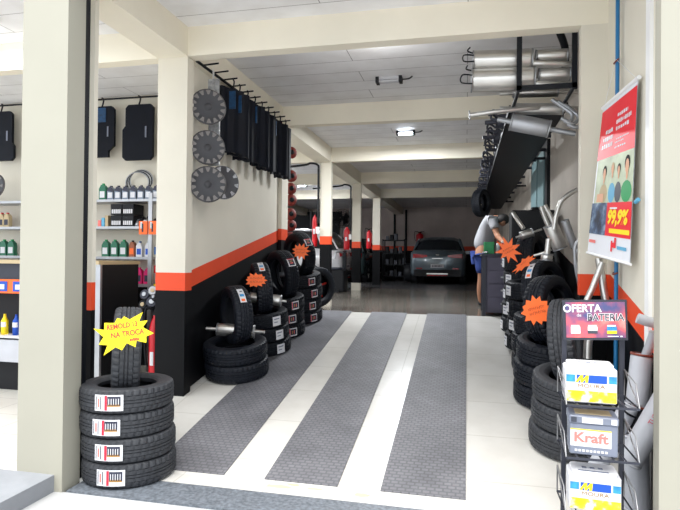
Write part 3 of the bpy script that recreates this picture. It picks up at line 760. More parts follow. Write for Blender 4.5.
MB(T).rbox(-w / 2 - .004, w / 2 + .004, -d / 2 - .004, d / 2 + .004, h * .80, h, .012, M['batt_grey']).build('battery_lid', o)
MB(T).box(-.075, .08, -.04, .05, h, h + .002, M['wood']).build('top_label', o)
for x in (-.085, .085): MB(T).box(x - .012, x + .012, -d / 2 - .009, -d / 2 - .004, h * .84, h * .97, M['label_white'] if x > 0 else M['batt_dark']).build('terminal_cover', o)
b = MB(T); b.box(-.05, .038, -d / 2 - .007, -d / 2 - .004, h * .83, h * .97, M['label_white']); b.build('handle', o)
F = T @ Matrix.Translation((0, -d / 2 - .0006, 0)) @ Matrix.Rotation(PI / 2, 4, 'X')
lb = MB(F).box(-w / 2 + .004, w / 2 - .028, .038, .118, 0, .0008, M['label_white']).box(-w / 2 + .004, w / 2 - .028, .113, .118, .0008, .0014, M['yellow']).build('front_label', o)
text_mesh('Kraft', .062, M['pink_ink'], F @ Matrix.Translation((-.012, .078, .001)), 'lettering', lb, 1.15, .002)
b = MB(F)
for k in range(9): b.box(-.08 + k * .016, -.069 + k * .016, .014, .024, 0, .002, M['label_white'])
b.build('case_ribs', o)

# ------------------------------------------------------------------ poster on the right wall
TLp, TRp, BRp, BLp = Vector((.955, 4.3, 2.53)), Vector((1.0, 3.64, 2.53)), Vector((.97, 3.68, 1.41)), Vector((.853, 4.3, 1.49))
def PQ(u, v, off=0.):
    a = TLp.lerp(TRp, u); c = BLp.lerp(BRp, u); p = a.lerp(c, v)
    n = (TRp - TLp).cross(BLp - TLp).normalized()
    if n.x > 0: n = -n
    return p + n * off
po = MB()
def pquad(b, u0, u1, v0, v1, off, m, n=6):
    vs = []; fs = []
    for i in range(n + 1):
        for j in range(n + 1): vs.append(PQ(u0 + (u1 - u0) * i / n, v0 + (v1 - v0) * j / n, off))
    for i in range(n):
        for j in range(n): fs.append((i * (n + 1) + j, i * (n + 1) + j + 1, (i + 1) * (n + 1) + j + 1, (i + 1) * (n + 1) + j))
    return b.add(vs, fs, m)
pquad(po, 0, 1, 0, 1, .0, M['poster_white']); pquad(po, 0, 1, 0, 1, -.003, M['poster_white'])
ps = po.build('hanging_poster', label='hanging red and white advertising poster with yellow 99,9% on the right wall', cat='poster')
b = MB(); pquad(b, 0, 1, .035, .37, .002, M['poster_red']); b.build('red_field', ps)
b = MB(); pquad(b, .04, 1, .37, .68, .002, M['poster_back']); b.build('photo_print', ps)
b = MB(); pquad(b, 0, .42, .66, .865, .003, M['car_print']); b.build('tyre_photo', ps)
b = MB(); pquad(b, .42, 1, .66, .865, .003, M['poster_red']); b.build('price_field', ps)
for u0, u1, v, h in ((.2, .42, .20, .028), (.14, .43, .245, .03), (.12, .43, .29, .03), (.52, .8, .13, .022), (.5, .9, .17, .024), (.5, .84, .21, .022), (.53, .85, .275, .008), (.5, .72, .295, .008), (.5, .78, .325, .01)):
    x = u0; b = MB()
    while x < u1:
        l = random.uniform(.02, .05); pquad(b, x, min(x + l, u1), v - h / 2 * random.uniform(.7, 1.1), v + h / 2 * random.uniform(.7, 1.1), .0035, M['poster_white'], 1); x += l + .014
    b.build('white_print', ps)
b = MB()
for k, (cu, cv, s, hair, cloth) in enumerate(((.28, .47, .036, M['hair'], M['wood']), (.5, .455, .03, M['wood'], M['light_blue']), (.66, .47, .028, M['hair'], M['batt_dark']), (.86, .455, .042, M['hair'], M['green']))):
    pass
    def disc(cu, cv, ru, rv, off, m):
        vs = [PQ(cu, cv, off)] + [PQ(cu + ru * math.cos(a), cv + rv * math.sin(a), off) for a in [2 * PI * q / 14 for q in range(14)]]
        b.add(vs, [(0, 1 + (q + 1) % 14, 1 + q) for q in range(14)], m)
    disc(cu, .60, s * 2.9, .062, .0028 + k * .0002, cloth); disc(cu, cv + s, s * .6, s * .9, .0038, M['skin_light']); disc(cu, cv - s * .35, s * 1.5, s * 1.05, .004, hair); disc(cu, cv + s * .1, s * 1.05, s * 1.0, .0045, M['skin_light'])
pquad(b, .12, .3, .6, .655, .0048, M['skin_light'], 1)
b.build('printed_people', ps)
def ptxt(s, size, m, u, v, bold=0., st=1.):
    o = PQ(u, v, .005); ex = (PQ(u + .05, v, .005) - o).normalized(); ey = (PQ(u, v - .05, .005) - o).normalized()
    n = ex.cross(ey).normalized(); T = Matrix((ex, ey, n)).transposed().to_4x4(); T.translation = o; T = T @ Matrix(((1, .2, 0, 0), (0, 1, 0, 0), (0, 0, 1, 0), (0, 0, 0, 1)))
    return text_mesh(s, size, m, T, 'poster_lettering', ps, st, bold)
ptxt('99,9%', .125, M['yellow'], .70, .752, .005, .98)
b = MB(); pquad(b, .52, .98, .818, .845, .0045, M['yellow'], 1); pquad(b, .5, .68, .69, .70, .0045, M['poster_white'], 1)
pquad(b, .03, .2, .905, .925, .0045, M['pink_ink'], 1); pquad(b, .60, .66, .90, .93, .0045, M['poster_red'], 1); pquad(b, .585, .62, .89, .955, .0047, M['poster_red'], 1); pquad(b, .66, .70, .87, .93, .0047, M['poster_red'], 1); pquad(b, .73, .93, .915, .935, .0045, M['light_blue'], 1); b.build('small_print', ps)
b = MB(); b.tube([PQ(-.02, .0), PQ(1.03, .0)], .014, M['white'], 10, curve=False); b.build('hanging_rod', ps)
b = MB(); b.tube([PQ(-.01, 1.0), PQ(1.02, 1.0)], .009, M['white'], 10, curve=False); b.build('bottom_rod', ps)
b = MB(); b.tube([PQ(.02, 0), (.985, 4.08, 2.80), PQ(.98, 0)], .002, M['paper'], 5, curve=False); b.build('hanging_cord', ps)
bp = MB().tube([(.995, 4.09, 3.47), (.995, 4.09, .2)], .0135, M['blue_pipe'], 10, curve=False).build('blue_pipe', label='thin blue vertical pipe on the right wall behind the poster', cat='pipe')
b = MB()
for z in (2.78, 1.34): b.tube([(.99, 4.14, z + .01), (.975, 4.09, z), (.99, 4.04, z + .01)], .006, M['rust'], 6)
b.build('pipe_clip', bp)
MB().tube([(1.0, 3.62, 1.80), (.98, 3.60, 1.78), (.985, 3.56, 1.79)], .012, M['light_blue'], 8).build('tied_rag', label='small light blue tie beside the right edge of the poster', cat='string')

# ------------------------------------------------------------------ hooks, hubcaps, hanging packs on the left wall
rl = thing('hook_rail', (-2.57, 4.8, 3.2), 'black hook rail with pegs along the top of the left wall', 'rail')
MB().tube([(-2.412, 4.64, 3.222), (-2.412, 7.1, 3.222)], .014, M['black_metal'], 8, curve=False).build('rail_bar', rl)
HY = [4.75 + .215 * k for k in range(11)]
for y in HY: MB().tube([(-2.412, y, 3.222), (-2.25, y, 3.23)], .008, M['black_metal'], 6, curve=False).build('hook', rl)
for k, y in enumerate(HY[2:]):
    if k == 0: y += .06
    nm = ['first', 'second', 'third', 'fourth', 'fifth', 'sixth', 'seventh', 'eighth', 'ninth'][k]
    o = thing('floor_mat_pack', (-2.32, y, 2.5), '%s dark packaged car mat set from the street on the left hook rail' % nm, 'car mat', 'packaged mats on the hook rail')
    z1, z0 = 3.15, 2.50 - .012 * (k % 3)
    b = MB(); xc = -2.33 + .012 * (k % 2)
    nx = 8; vs = []
    for j in range(6):
        for i in range(nx + 1):
            u = i / nx; vs.append((xc + (u - .5) * .13 + .012 * math.sin(u * 14 + k * 2), y + (u - .5) * .25, z0 + (z1 - z0) * j / 5 - (.01 * math.sin(u * 20 + k) if j == 0 else 0)))
    fr = [(j * (nx + 1) + i, j * (nx + 1) + i + 1, (j + 1) * (nx + 1) + i + 1, (j + 1) * (nx + 1) + i) for j in range(5) for i in range(nx)]
    b.add(vs, fr, M['navy'], True); b.add([v + Vector((-.03, .01, 0)) for v in map(Vector, vs)], [f[::-1] for f in fr], M['navy'], True)
    N = nx + 1; n0 = len(vs)
    bd = [(i, i + 1) for i in range(nx)] + [(j * N + nx, (j + 1) * N + nx) for j in range(5)] + [(5 * N + i + 1, 5 * N + i) for i in range(nx)] + [((j + 1) * N, j * N) for j in range(5)]
    b.add(vs + [tuple(Vector(v) + Vector((-.03, .01, 0))) for v in vs], [(bb, a, a + n0, bb + n0) for a, bb in bd], M['navy'])
    b.build('mat_bag', o)
    if k in (0, 1, 3, 4, 6): MB().box(-2.33, -2.26, y - .075, y - .07, 2.92, 3.10, M['blue_card']).build('header_card', o)
    MB().tube([(-2.32, y, 3.24), (-2.31, y, 3.21), (-2.325, y + .005, 3.14)], .008, M['black'], 6).build('hanger_hook', o)
def hubcap(c, R, ax, label, group='hubcaps hanging on the left wall', m='alum', n=14, seed=0):
    T = axis_frame(c, ax, seed)
    o = MB(T).lathe([(R * .97, -.012), (R, -.004), (R * .98, .006), (R * .9, .010), (R * .84, .004), (R * .3, .016), (0, .02)], M['hub_dark'], 36).build('hubcap', M0=T, label=label, cat='hubcap', group=group) if False else None
    b = MB(); b.lathe([(R * .97, -.014), (R, -.004), (R * .98, .006), (R * .88, .010), (R * .82, .002), (R * .3, .010), (0, .012)], M['hub_dark'], 36)
    b.lathe([(R * .97, -.014), (R * .5, -.01), (0, -.008)], M['hub_dark'], 36)
    o = b.build('hubcap', M0=T, label=label, cat='hubcap', group=group)
    b = MB()
    for k in range(n):
        a = 2 * PI * k / n; r0, r1 = R * .68, R * .93
        da, db = .07, .15
        b.add([(r0 * math.cos(a - da), r0 * math.sin(a - da), .014), (r1 * math.cos(a - db), r1 * math.sin(a - db), .016), (r1 * math.cos(a + db), r1 * math.sin(a + db), .016), (r0 * math.cos(a + da), r0 * math.sin(a + da), .014)], [(0, 1, 2, 3)], M[m])
    b.lathe([(R * .96, .0075), (R * 1.0, .002), (R * 1.0, -.003)], M[m], 36)
    b.build('spokes', o, local=True)
    MB().lathe([(R * .2, .012), (R * .17, .018), (0, .02)], M['hub_dark'], 16).build('centre_cap', o, local=True)
    return o
av = Vector((.75, -1, 0))
hubcap((-2.325, 4.70, 2.815), .165, av, 'top one of three grey hubcaps hanging on the corner pillar')
hubcap((-2.325, 4.70, 2.44), .16, av, 'middle one of three grey hubcaps hanging on the corner pillar')
hubcap((-2.315, 4.69, 2.10), .168, av, 'lowest front grey hubcap hanging on the corner pillar')
hubcap((-2.25, 4.88, 2.14), .16, Vector((.9, -.8, 0)), 'bright grey hubcap hanging behind the lowest one at the corner pillar', m='clear', n=9)
for nm, z0, z1, y in (('upper', 2.86, 3.12, 4.84), ('lower', 2.3, 2.75, 4.86)):
    b = MB(); b.box(-2.40, -2.29, y, y + .02, z0, z1, M['clear']); b.tube([(-2.35, y, z1), (-2.35, y, z1 + .1 if z1 > 3 else z1 + .45)], .004, M['paper'], 5, curve=False)
    b.build('clear_bag', label=nm + ' crinkled clear plastic package hanging behind the grey hubcaps', cat='package', group='clear packages by the hubcaps')
# red covers strung past the wall end
pl_ = MB().tube([(-2.50, 7.46, .63), (-2.50, 7.46, 3.2)], .02, M['black_metal'], 8, curve=False).build('display_pole', label='black upright display pole at the end of the left wall', cat='pole')
zs = [2.93, 2.60, 2.42, 2.26, 2.06, 1.9, 1.72]
for k, z in enumerate(zs):
    T = axis_frame((-2.43, 7.5 + (.02 if k % 2 else 0), z), (.55, -.8, 0), k)
    b = MB(); b.lathe([(.05, -.04), (.075, -.035), (.085, -.01), (.085, .01), (.075, .035), (.03, .045), (0, .045)], M['red_cover'], 20); b.lathe([(.05, -.04), (0, -.04)], M['red_cover'], 20)
    o = b.build('horn_cover', M0=T, label='round red cover on the black pole, %s from the top' % ['first', 'second', 'third', 'fourth', 'fifth', 'sixth', 'seventh'][k], cat='red cover', group='red covers on the pole')
    MB().lathe([(.035, .046), (.03, .052), (0, .052)], M['black'], 14).build('centre_cap', o, local=True)
pp = MB().box(-2.54, -2.50, 7.40, 7.42, 1.98, 2.12, M['paper']).build('paper_note', label='small white paper note beside the red covers', cat='note')

# ------------------------------------------------------------------ ceiling lamps
def lamp(x, y, on, label):
    o = thing('ceiling_lamp', (x, y, HC), label, 'lamp', 'ceiling lamps')
    MB().box(x - .12, x + .12, y - .035, y + .035, HC - .03, HC, M['tube_off']).build('lamp_body', o)
    for s in (-1, 1): MB().box(x + s * .13 - .018, x + s * .13 + .018, y - .055, y + .055, HC - .065, HC, M['black']).build('end_cap', o)
    b = MB()
    for q in (-.022, .022): b.tube([(x - .115, y + q, HC - .045), (x + .115, y + q, HC - .045)], .013, M['lamp_on'] if on else M['tube_off'], 8, curve=False)
    b.build('tube', o)
    MB().tube([(x + .15, y, HC - .03), (x + .22, y + .02, HC - .02), (x + .26, y - .02, HC - .01)], .008, M['black'], 6).build('cable', o)
lamp(-.86, 6.2, False, 'unlit short tube lamp on the ceiling of the first bay past the front beam')
lamp(-.95, 8.82, True, 'lit white tube lamp on the ceiling of the second bay')
la = bpy.data.lights.new('tube_light', 'AREA'); la.shape = 'RECTANGLE'; la.size = .25; la.size_y = .06; la.energy = 60; la.color = (.92, .96, 1)
lo = bpy.data.objects.new('tube_light', la); COL.objects.link(lo); lo.location = (-.95, 8.82, HC - .07)
for _x, _y, _l in ((-4.4, 8.6, 'added fill tube lamp over the side bay with the white car'), (-4.4, 14.6, 'added fill tube lamp over the dark green car'), (-4.2, 4.0, 'added fill tube lamp in the oil bottle shop')):  # lamps added out of sight to brighten workshop and shop
    lamp(_x, _y, True, _l)
    l2 = lo.copy(); COL.objects.link(l2); l2.location = (_x, _y, HC - .07)
    if _y < 7: l2.data = la.copy(); l2.data.energy = 14
lamp(-.8, 4.95, True, 'added fill tube lamp on the first bay ceiling hidden behind the front beam')  # fixture added behind the beam as extra light for the first bay
pl = bpy.data.lights.new('added_fill', 'POINT'); pl.energy = 5; pl.shadow_soft_size = .12; pl.color = (1, .98, .95)  # added point fill that lifts the first bay's ceiling and walls
l3 = bpy.data.objects.new('added_fill', pl); COL.objects.link(l3); l3.location = (-.8, 4.95, HC - .2)

# conduit and box on hall pillars
for y, nm in ((9.9, 'nearer'), (12.85, 'farther')):
    x = -2.73
    o = MB().tube([(-3.6, y - .015, 3.12), (-2.95, y - .015, 3.17), (-2.82, y - .03, 3.20), (-2.68, y - .03, 3.16), (-2.665, y - .02, 3.0), (-2.665, y - .02, 2.1)], .02, M['black'], 8).build('conduit', label='black cable conduit running down the %s hall pillar' % nm, cat='cable', group='conduits on the hall pillars')
    MB().box(-2.70, -2.64, y - .05, y, 1.90, 2.02, M['white']).build('socket_box', o)
# extinguishers
def extinguisher(x, y, z, h, r, label, hoses=True):
    o = thing('fire_extinguisher', (x, y, z), label, 'fire extinguisher', 'fire extinguishers')
    MB(Matrix.Translation((x, y, z))).lathe([(0, 0), (r * .9, 0), (r, .02), (r, h * .74), (r * .75, h * .82), (r * .35, h * .87), (r * .35, h * .9), (0, h * .9)], M['red'], 20).build('cylinder', o)
    MB(Matrix.Translation((x, y, z))).patch(rad(-110), rad(-70), h * .35, h * .5, r + .002, M['label_white']).build('label_sticker', o)
    b = MB(); b.box(x - r * .5, x + r * .5, y - .012, y + .012, z + h * .9, z + h * .96, M['black']); b.tube([(x - r * .2, y, z + h * .95), (x + r * 1.2, y, z + h)], .008, M['black'], 6, curve=False); b.build('valve', o)
    MB().tube([(x, y, z + h * .93), (x - r * 1.2, y - r, z + h * .98), (x - r * 1.4, y - r * 1.1, z + h * .7), (x - r * 1.1, y - r * .9, z + h * .35)], .011, M['black'], 6).build('hose', o)
    return o
extinguisher(-2.76, 10.0, 1.66, .66, .048, 'red fire extinguisher hanging on the first hall pillar')
extinguisher(-2.78, 12.95, 1.66, .60, .07, 'red fire extinguisher hanging on the second hall pillar')
extinguisher(-2.77, 16.0, 1.75, .60, .075, 'red fire extinguisher hanging on the farthest hall pillar')
extinguisher(-1.75, 21.6, 1.95, .6, .14, 'small red extinguisher on the back wall above the dark car')
extinguisher(-2.975, 4.92, .065, .88, .055, 'tall narrow red fire extinguisher standing by the corner pillar in the shop')

# wall fan
o = thing('wall_fan', (-4.75, 21.4, 3.0), 'round dark wall fan high on the back wall between the hall pillars', 'fan')
T = Matrix.Translation((-4.75, 21.35, 3.05)) @ Matrix.Rotation(PI / 2, 4, 'X')
b = MB(T)
for r in (.36, .29, .22, .15): 
    b.tube([(r * math.cos(a), r * math.sin(a), .08) for a in [2 * PI * q / 28 for q in range(29)]], .01, M['black_metal'], 5, curve=False)
for q in range(18):
    a = 2 * PI * q / 18; b.tube([(0, 0, .1), (.36 * math.cos(a), .36 * math.sin(a), .08), (.33 * math.cos(a), .33 * math.sin(a), -.05)], .006, M['black_metal'], 4, curve=False)
b.build('guard', o)
b = MB(T)
for q in range(4):
    a = 2 * PI * q / 4; b.add([(.05 * math.cos(a), .05 * math.sin(a), .02), (.3 * math.cos(a + .1), .3 * math.sin(a + .1), .05), (.28 * math.cos(a + 1.1), .28 * math.sin(a + 1.1), 0), (.06 * math.cos(a + 1), .06 * math.sin(a + 1), 0)], [(0, 1, 2, 3)], M['black'])
b.build('blades', o)
MB(T).cyl(.1, -.4, 0, M['black'], 16).build('motor', o)

# ------------------------------------------------------------------ cars
def car(loc, rz, paint, label, L=4.2, W=1.72, H=1.5, sedan=True, name='car', rear=True):
    """rear at local y=0, front at y=L, x across"""
    o = thing(name, loc, label, 'car', 'parked cars', rz=rz); T = wm(o); hw = W / 2
    # stations: y, zlow, zbelt, half low, half belt, deck crown
    st = [(0, .38, .80, .84, .78, .82), (.06, .26, .98, .93, .90, 1.0), (.30, .22, 1.04 if sedan else 1.0, .98, .94, 1.07), (.9, .20, 1.02, 1, .97, 1.04), (1.9, .2, .98, 1, .985, 1.0), (2.9, .2, .93, 1, .97, .97), (3.5, .22, .86, .98, .92, .92), (3.95, .25, .76, .93, .85, .82), (L, .34, .60, .78, .7, .64)]
    def ring(s):
        y, zl, zb, wl, wb, zc = s; y = y * L / 4.2; a, c = hw * wl, hw * wb; zm = zl + (zb - zl) * .55
        h = [(c * .0, y, zc), (c * .6, y, zc - (zc - zb) * .25), (c * .93, y, zb), (hw * max(wl, wb) * 1.0, y, zb - .08), (hw * max(wl, wb) * 1.01, y, zm), (a, y, zl + .08), (a * .93, y, zl)]
        return h + [(-x, yy, z) for x, yy, z in h[:0:-1]]
    rs = [ring(s) for s in st]; N = len(rs[0]); vs = [p for r in rs for p in r]
    fs = [(i * N + j, (i + 1) * N + j, (i + 1) * N + (j + 1) % N, i * N + (j + 1) % N) for i in range(len(rs) - 1) for j in range(N)] + [list(range(N)), [(len(rs) - 1) * N + j for j in range(N)][::-1]]
    MB(T).add(vs, fs, paint, True).build('car_body', o)
    # greenhouse
    if sedan: gs = [(.42, 1.02, .86), (.95, H - .12, .70), (1.35, H - .01, .69), (2.1, H, .70), (2.55, H - .06, .70), (3.25, .94, .86)]
    else: gs = [(.08, 1.0, .86), (.42, H - .08, .70), (1.0, H - .01, .71), (1.9, H, .71), (2.4, H - .06, .70), (3.15, .95, .86)]
    vs = []
    for y, z, w in gs:
        y = y * L / 4.2; zb = .96; wb = hw * .93
        vs += [(wb, y, zb), (hw * (w + .04), y, max(z - .06, zb)), (hw * w * .8, y, z), (0, y, z + .02), (-hw * w * .8, y, z), (-hw * (w + .04), y, max(z - .06, zb)), (-wb, y, zb)]
    b = MB(T); n = 7
    for i in range(len(gs) - 1):
        for j in range(n - 1):
            f = (i * n + j, (i + 1) * n + j, (i + 1) * n + j + 1, i * n + j + 1)
            side = j in (0, n - 2); endg = i in (0, len(gs) - 2)
            b.add([vs[q] for q in f], [(0, 1, 2, 3)], M['glass'] if (side or (endg and j in (1, 2, 3, 4))) else paint, True)
    b.build('cabin', o)
    b = MB(T)
    for s in (-1, 1):
        prof = [(s * hw * .93, gs[0][0] * L / 4.2, .98)] + [(s * hw * (w + .05), y * L / 4.2, z - .05) for y, z, w in gs[1:-1]] + [(s * hw * .93, gs[-1][0] * L / 4.2, .96)]
        b.tube(prof, .022, paint, 6)
        yb = 1.75 * L / 4.2; b.tube([(s * hw * .945, yb, .95), (s * hw * .76, yb, H - .06)], .03, M['black'], 6, curve=False)
        y2 = (.85 if sedan else .55) * L / 4.2; b.tube([(s * hw * .93, y2 - .1, .98), (s * hw * .77, y2 + .1, H - .13)], .05, paint, 6, curve=False)
    b.build('window_frame', o)
    for s in (-1, 1):
        for y in (.82 * L / 4.2, 3.35 * L / 4.2):
            TW = T @ frame((s * (hw - .10), y, .305), (1, 0, 0)) @ Matrix.Rotation(PI / 2, 4, 'Y')
            w = MB(T @ frame((s * (hw - .105), y, .305), (1, 0, 0)) @ Matrix.Rotation(PI / 2, 4, 'Y'))
            w.lathe([(.19, -.09), (.29, -.095), (.305, -.07), (.305, .07), (.29, .095), (.19, .09)], M['rubber'], 32); wo = w.build('wheel', o)
            r = MB(TW); r.cyl(.195, -.06, .06, M['steel'] if s else M['steel'], 24); r.cyl(.06, -.1, .1, M['black_metal'], 12)
            for q in range(5):
                a = 2 * PI * q / 5; r.tube([(.05 * math.cos(a), .05 * math.sin(a), s * .085), (.18 * math.cos(a), .18 * math.sin(a), s * .085)], .02, M['bright_steel'], 6, curve=False)
            r.build('rim', wo)
            ar = MB(T @ frame((s * (hw - .005), y, .32), (1, 0, 0)) @ Matrix.Rotation(PI / 2, 4, 'Y')); ar.lathe([(.35, -.02), (.35, .012), (.30, .012), (.30, -.2)], M['black'], 28, a0=0, a1=2 * PI); ar.build('wheel_arch', o)
    # rear end
    z = .86
    for s in (-1, 1):
        b = MB(T); b.add([(s * hw * .93, .16, z + .06), (s * hw * .93, .10, z - .06), (s * hw * .36, -.012, z - .03), (s * hw * .36, -.008, z + .035), (s * hw * .86, .0, z + .07), (s * hw * .86, -.005, z - .065)],
                         [(0, 1, 5, 4), (4, 5, 2, 3)] if s > 0 else [(0, 4, 5, 1), (4, 3, 2, 5)], M['tail'])
        b.box(s * hw * .66 - .14 * 1, s * hw * .66 + .14, -.03, .05, z - .05, z + .05, M['tail']); b.build('tail_lamp', o)
        b = MB(T); b.box(s * hw * .64 - .09, s * hw * .64 + .09, -.03, .05, .46, .50, M['tail']); b.build('reflector', o)
    b = MB(T); b.box(-hw * .84, hw * .84, -.015, .1, .24, .44, M['black']); b.build('rear_bumper_insert', o)
    b = MB(T); b.box(-.2, .2, -.03, 0, .50, .61, M['plate']); pl = b.build('number_plate', o)
    b = MB(T)
    for q in range(7): b.box(-.15 + q * .042, -.125 + q * .042, -.032, -.03, .525, .585, M['label_ink'])
    b.build('plate_characters', pl)
    b = MB(T); b.tube([(-.05, -.01, .90), (0, -.012, .915), (.05, -.01, .90), (0, -.012, .885), (-.05, -.01, .90)], .008, M['bright_steel'], 5); b.box(-.16, .16, -.012, .02, .78, .80, M['bright_steel']); b.build('emblem', o)
    b = MB(T); b.box(-.32, .32, -.02, .05, .30, .335, M['bright_steel']); b.box(-.3, .3, -.022, .05, .255, .28, M['red']); b.build('bumper_trim', o)
    b = MB(T)
    for s in (-1, 1): b.box(s * (hw - .02), s * (hw + .14), 2.75 * L / 4.2, 2.9 * L / 4.2, .97, 1.08, paint) if s > 0 else b.box(-(hw + .14), -(hw - .02), 2.75 * L / 4.2, 2.9 * L / 4.2, .97, 1.08, paint)
    b.build('mirror', o)
    return o
car((-.86, 17.3, .7), 0, M['car_grey'], 'grey saloon car parked tail-on at the back of the workshop', H=1.5)
car((-2.98, 13.95, .7), rad(90), M['car_white'], 'white hatchback standing sideways behind the hall pillars', L=3.9, W=1.66, H=1.5, sedan=False)
car((-3.98, 17.3, .7), 0, M['car_dark'], 'dark green car parked tail-on behind the second hall pillar', L=4.0, H=1.48, sedan=False)

# tyre changing machine between the pillars
o = thing('tyre_machine', (-2.98, 12.2, .7), 'black tyre changing machine between the first and second hall pillars', 'machine')
MB().rbox(-3.15, -2.62, 11.95, 12.4, .7, 1.2, .05, M['black']).build('machine_base', o)
MB(Matrix.Translation((-2.88, 12.15, 1.2))).cyl(.2, 0, .05, M['rack_metal'], 20, e=.01).build('turntable', o)
MB().box(-2.74, -2.66, 12.3, 12.4, 1.2, 1.62, M['black_metal']).build('column', o)
MB().tube([(-2.70, 12.35, 1.58), (-2.85, 12.2, 1.60), (-2.88, 12.15, 1.45)], .025, M['steel'], 8).build('arm', o)
MB().tube([(-3.08, 12.0, 1.2), (-3.12, 11.96, 1.42), (-3.02, 11.95, 1.5)], .012, M['steel'], 8).build('lever', o)
for s in (0, 1): MB(Matrix.Translation((-3.02 + .25 * s, 11.93, .72)) @ Matrix.Rotation(PI / 2, 4, 'X')).cyl(.05, 0, .05, M['black'], 12).build('pedal', o)
# dark shelving rack near the back wall
o = thing('parts_rack', (-2.0, 19.6, .7), 'dark metal parts rack against the back wall left of the grey car', 'rack')
for x in (-2.85, -2.1):
    for y in (19.2, 19.65): MB().box(x, x + .04, y, y + .04, .7, 2.15, M['black_metal']).build('rack_post', o)
for z in (.85, 1.25, 1.65, 2.1): MB().box(-2.85, -2.06, 19.2, 19.69, z, z + .03, M['black_metal']).build('rack_shelf', o)
for k, (z, n) in enumerate(((.88, 4), (1.28, 5), (1.68, 4), (2.13, 3))):
    for q in range(n):
        x = -2.75 + q * .15
        MB().rbox(x, x + .11, 19.3, 19.5, z, z + .14 + .04 * ((q + k) % 3), .01, M['batt_dark'] if (q + k) % 2 else M['black']).build('parts_box', label='dark parts box, %s along %s of the parts rack' % (['first', 'second', 'third', 'fourth', 'fifth'][q], ['the bottom shelf', 'the lower middle shelf', 'the upper middle shelf', 'the top'][k]), cat='box', group='boxes on the parts rack')

# ------------------------------------------------------------------ tool cabinet, its things, person
o = thing('tool_cabinet', (.48, 7.6, .7), 'tall purple grey tool cabinet at the top of the ramp, right side', 'cabinet')
MB().box(.24, .80, 7.64, 8.3, .74, 1.49, M['cab']).build('cabinet_body', o)
for x in (.215, .78):
    for y in (7.6, 8.28): MB().box(x, x + .045, y, y + .045, .70, 1.5, M['rack_metal']).build('cabinet_post', o)
MB().box(.20, .84, 7.58, 8.34, 1.49, 1.52, M['rack_metal']).build('cabinet_top', o)
for k in range(4):
    d = MB().box(.28, .77, 7.622, 7.64, .78 + .175 * k, .94 + .175 * k, M['cab']).build('drawer', o)
    MB().box(.45, .6, 7.60, 7.622, .85 + .175 * k, .87 + .175 * k, M['steel']).build('handle', d)
MB().rbox(.235, .37, 7.75, 7.88, 1.52, 1.68, .01, M['green']).build('green_box', label='green box standing on the tool cabinet', cat='box')
for k, (x, m, c, l) in enumerate(((.42, 'label_white', 'red', 'white spray bottle with a red cap right of the green box'), (.48, 'red', 'white', 'red spray can with a white cap on the tool cabinet'), (.63, 'paper', 'black', 'white canister with a black cap at the right of the tool cabinet'))):
    b = MB(Matrix.Translation((x, 7.82, 1.52))); b.lathe([(0, 0), (.027, 0), (.028, .12), (.012, .15), (0, .15)], M[m], 14); oo = b.build('spray_can', label=l, cat='can', group='cans on the tool cabinet')
    MB(Matrix.Translation((x, 7.82, 1.67))).cyl(.013, 0, .03, M[c], 10).build('cap', oo)
MB().tube([(.215, 7.66, 1.533), (.26, 7.65, 1.54), (.28, 7.62, 1.54)], .012, M['steel'], 6).build('small_tool', label='small steel tool left of the green box on the cabinet', cat='tool')
# black case on the farthest right stack
bx = MB().rbox(.50, .96, 6.55, 6.95, 1.515, 2.0, .02, M['black']).build('black_case', label='black case standing on the farthest right tyre stack', cat='case')
MB(Matrix.Translation((.78, 6.72, 2.0))).lathe([(0, .05), (.05, .045), (.07, .02), (.075, 0), (0, 0)], M['black'], 16).build('knob', bx)
MB().box(1.0, 1.031, 9.4, 10.6, 1.9, 2.2, M['teal_glass']).build('meter_box', label='pale blue grey box on the right wall behind the black case', cat='box')
tyre(.26, .17, 'rubber_darkest', (.27, 10.6, 2.5), (.9, -.5, 0), 0, 'black tyre hanging at the edge of the overhead shelf above the worker', 'hanging tyre', None)

def skin_body(name, pts, edges, m, parent, sub=2):
    me = bpy.data.meshes.new(name); me.from_pydata([p[:3] for p in pts], edges, [])
    o = bpy.data.objects.new(name, me); COL.objects.link(o)
    md = o.modifiers.new('Skin', 'SKIN'); md.use_smooth_shade = True
    lay = me.skin_vertices[0].data if me.skin_vertices else None
    if lay is None:
        bpy.context.view_layer.objects.active = o
        me.attributes
    for i, p in enumerate(pts):
        r = p[3]; me.skin_vertices[0].data[i].radius = (r, r if len(p) < 5 else p[4])
    me.skin_vertices[0].data[0].use_root = True
    sb = o.modifiers.new('Sub', 'SUBSURF'); sb.levels = sub; sb.render_levels = sub
    dg = bpy.context.evaluated_depsgraph_get(); dg.update()
    m2 = bpy.data.meshes.new_from_object(o.evaluated_get(dg)); bpy.data.objects.remove(o)
    m2.name = name
    o = bpy.data.objects.new(name, m2); COL.objects.link(o)
    m2.materials.clear(); m2.materials.append(m)
    for p in m2.polygons: p.use_smooth = True
    if parent:
        m2.transform(wm(parent).inverted()); o.parent = parent
    return o
def ensure_skin(me):
    pass
PX, PY, PZ = .25, 9.3, .7
person = thing('person', (PX, PY, PZ), 'person in grey T-shirt and blue shorts bending over behind the tool cabinet', 'person')
def V(x, y, z): return (PX + x, PY + y, PZ + z)
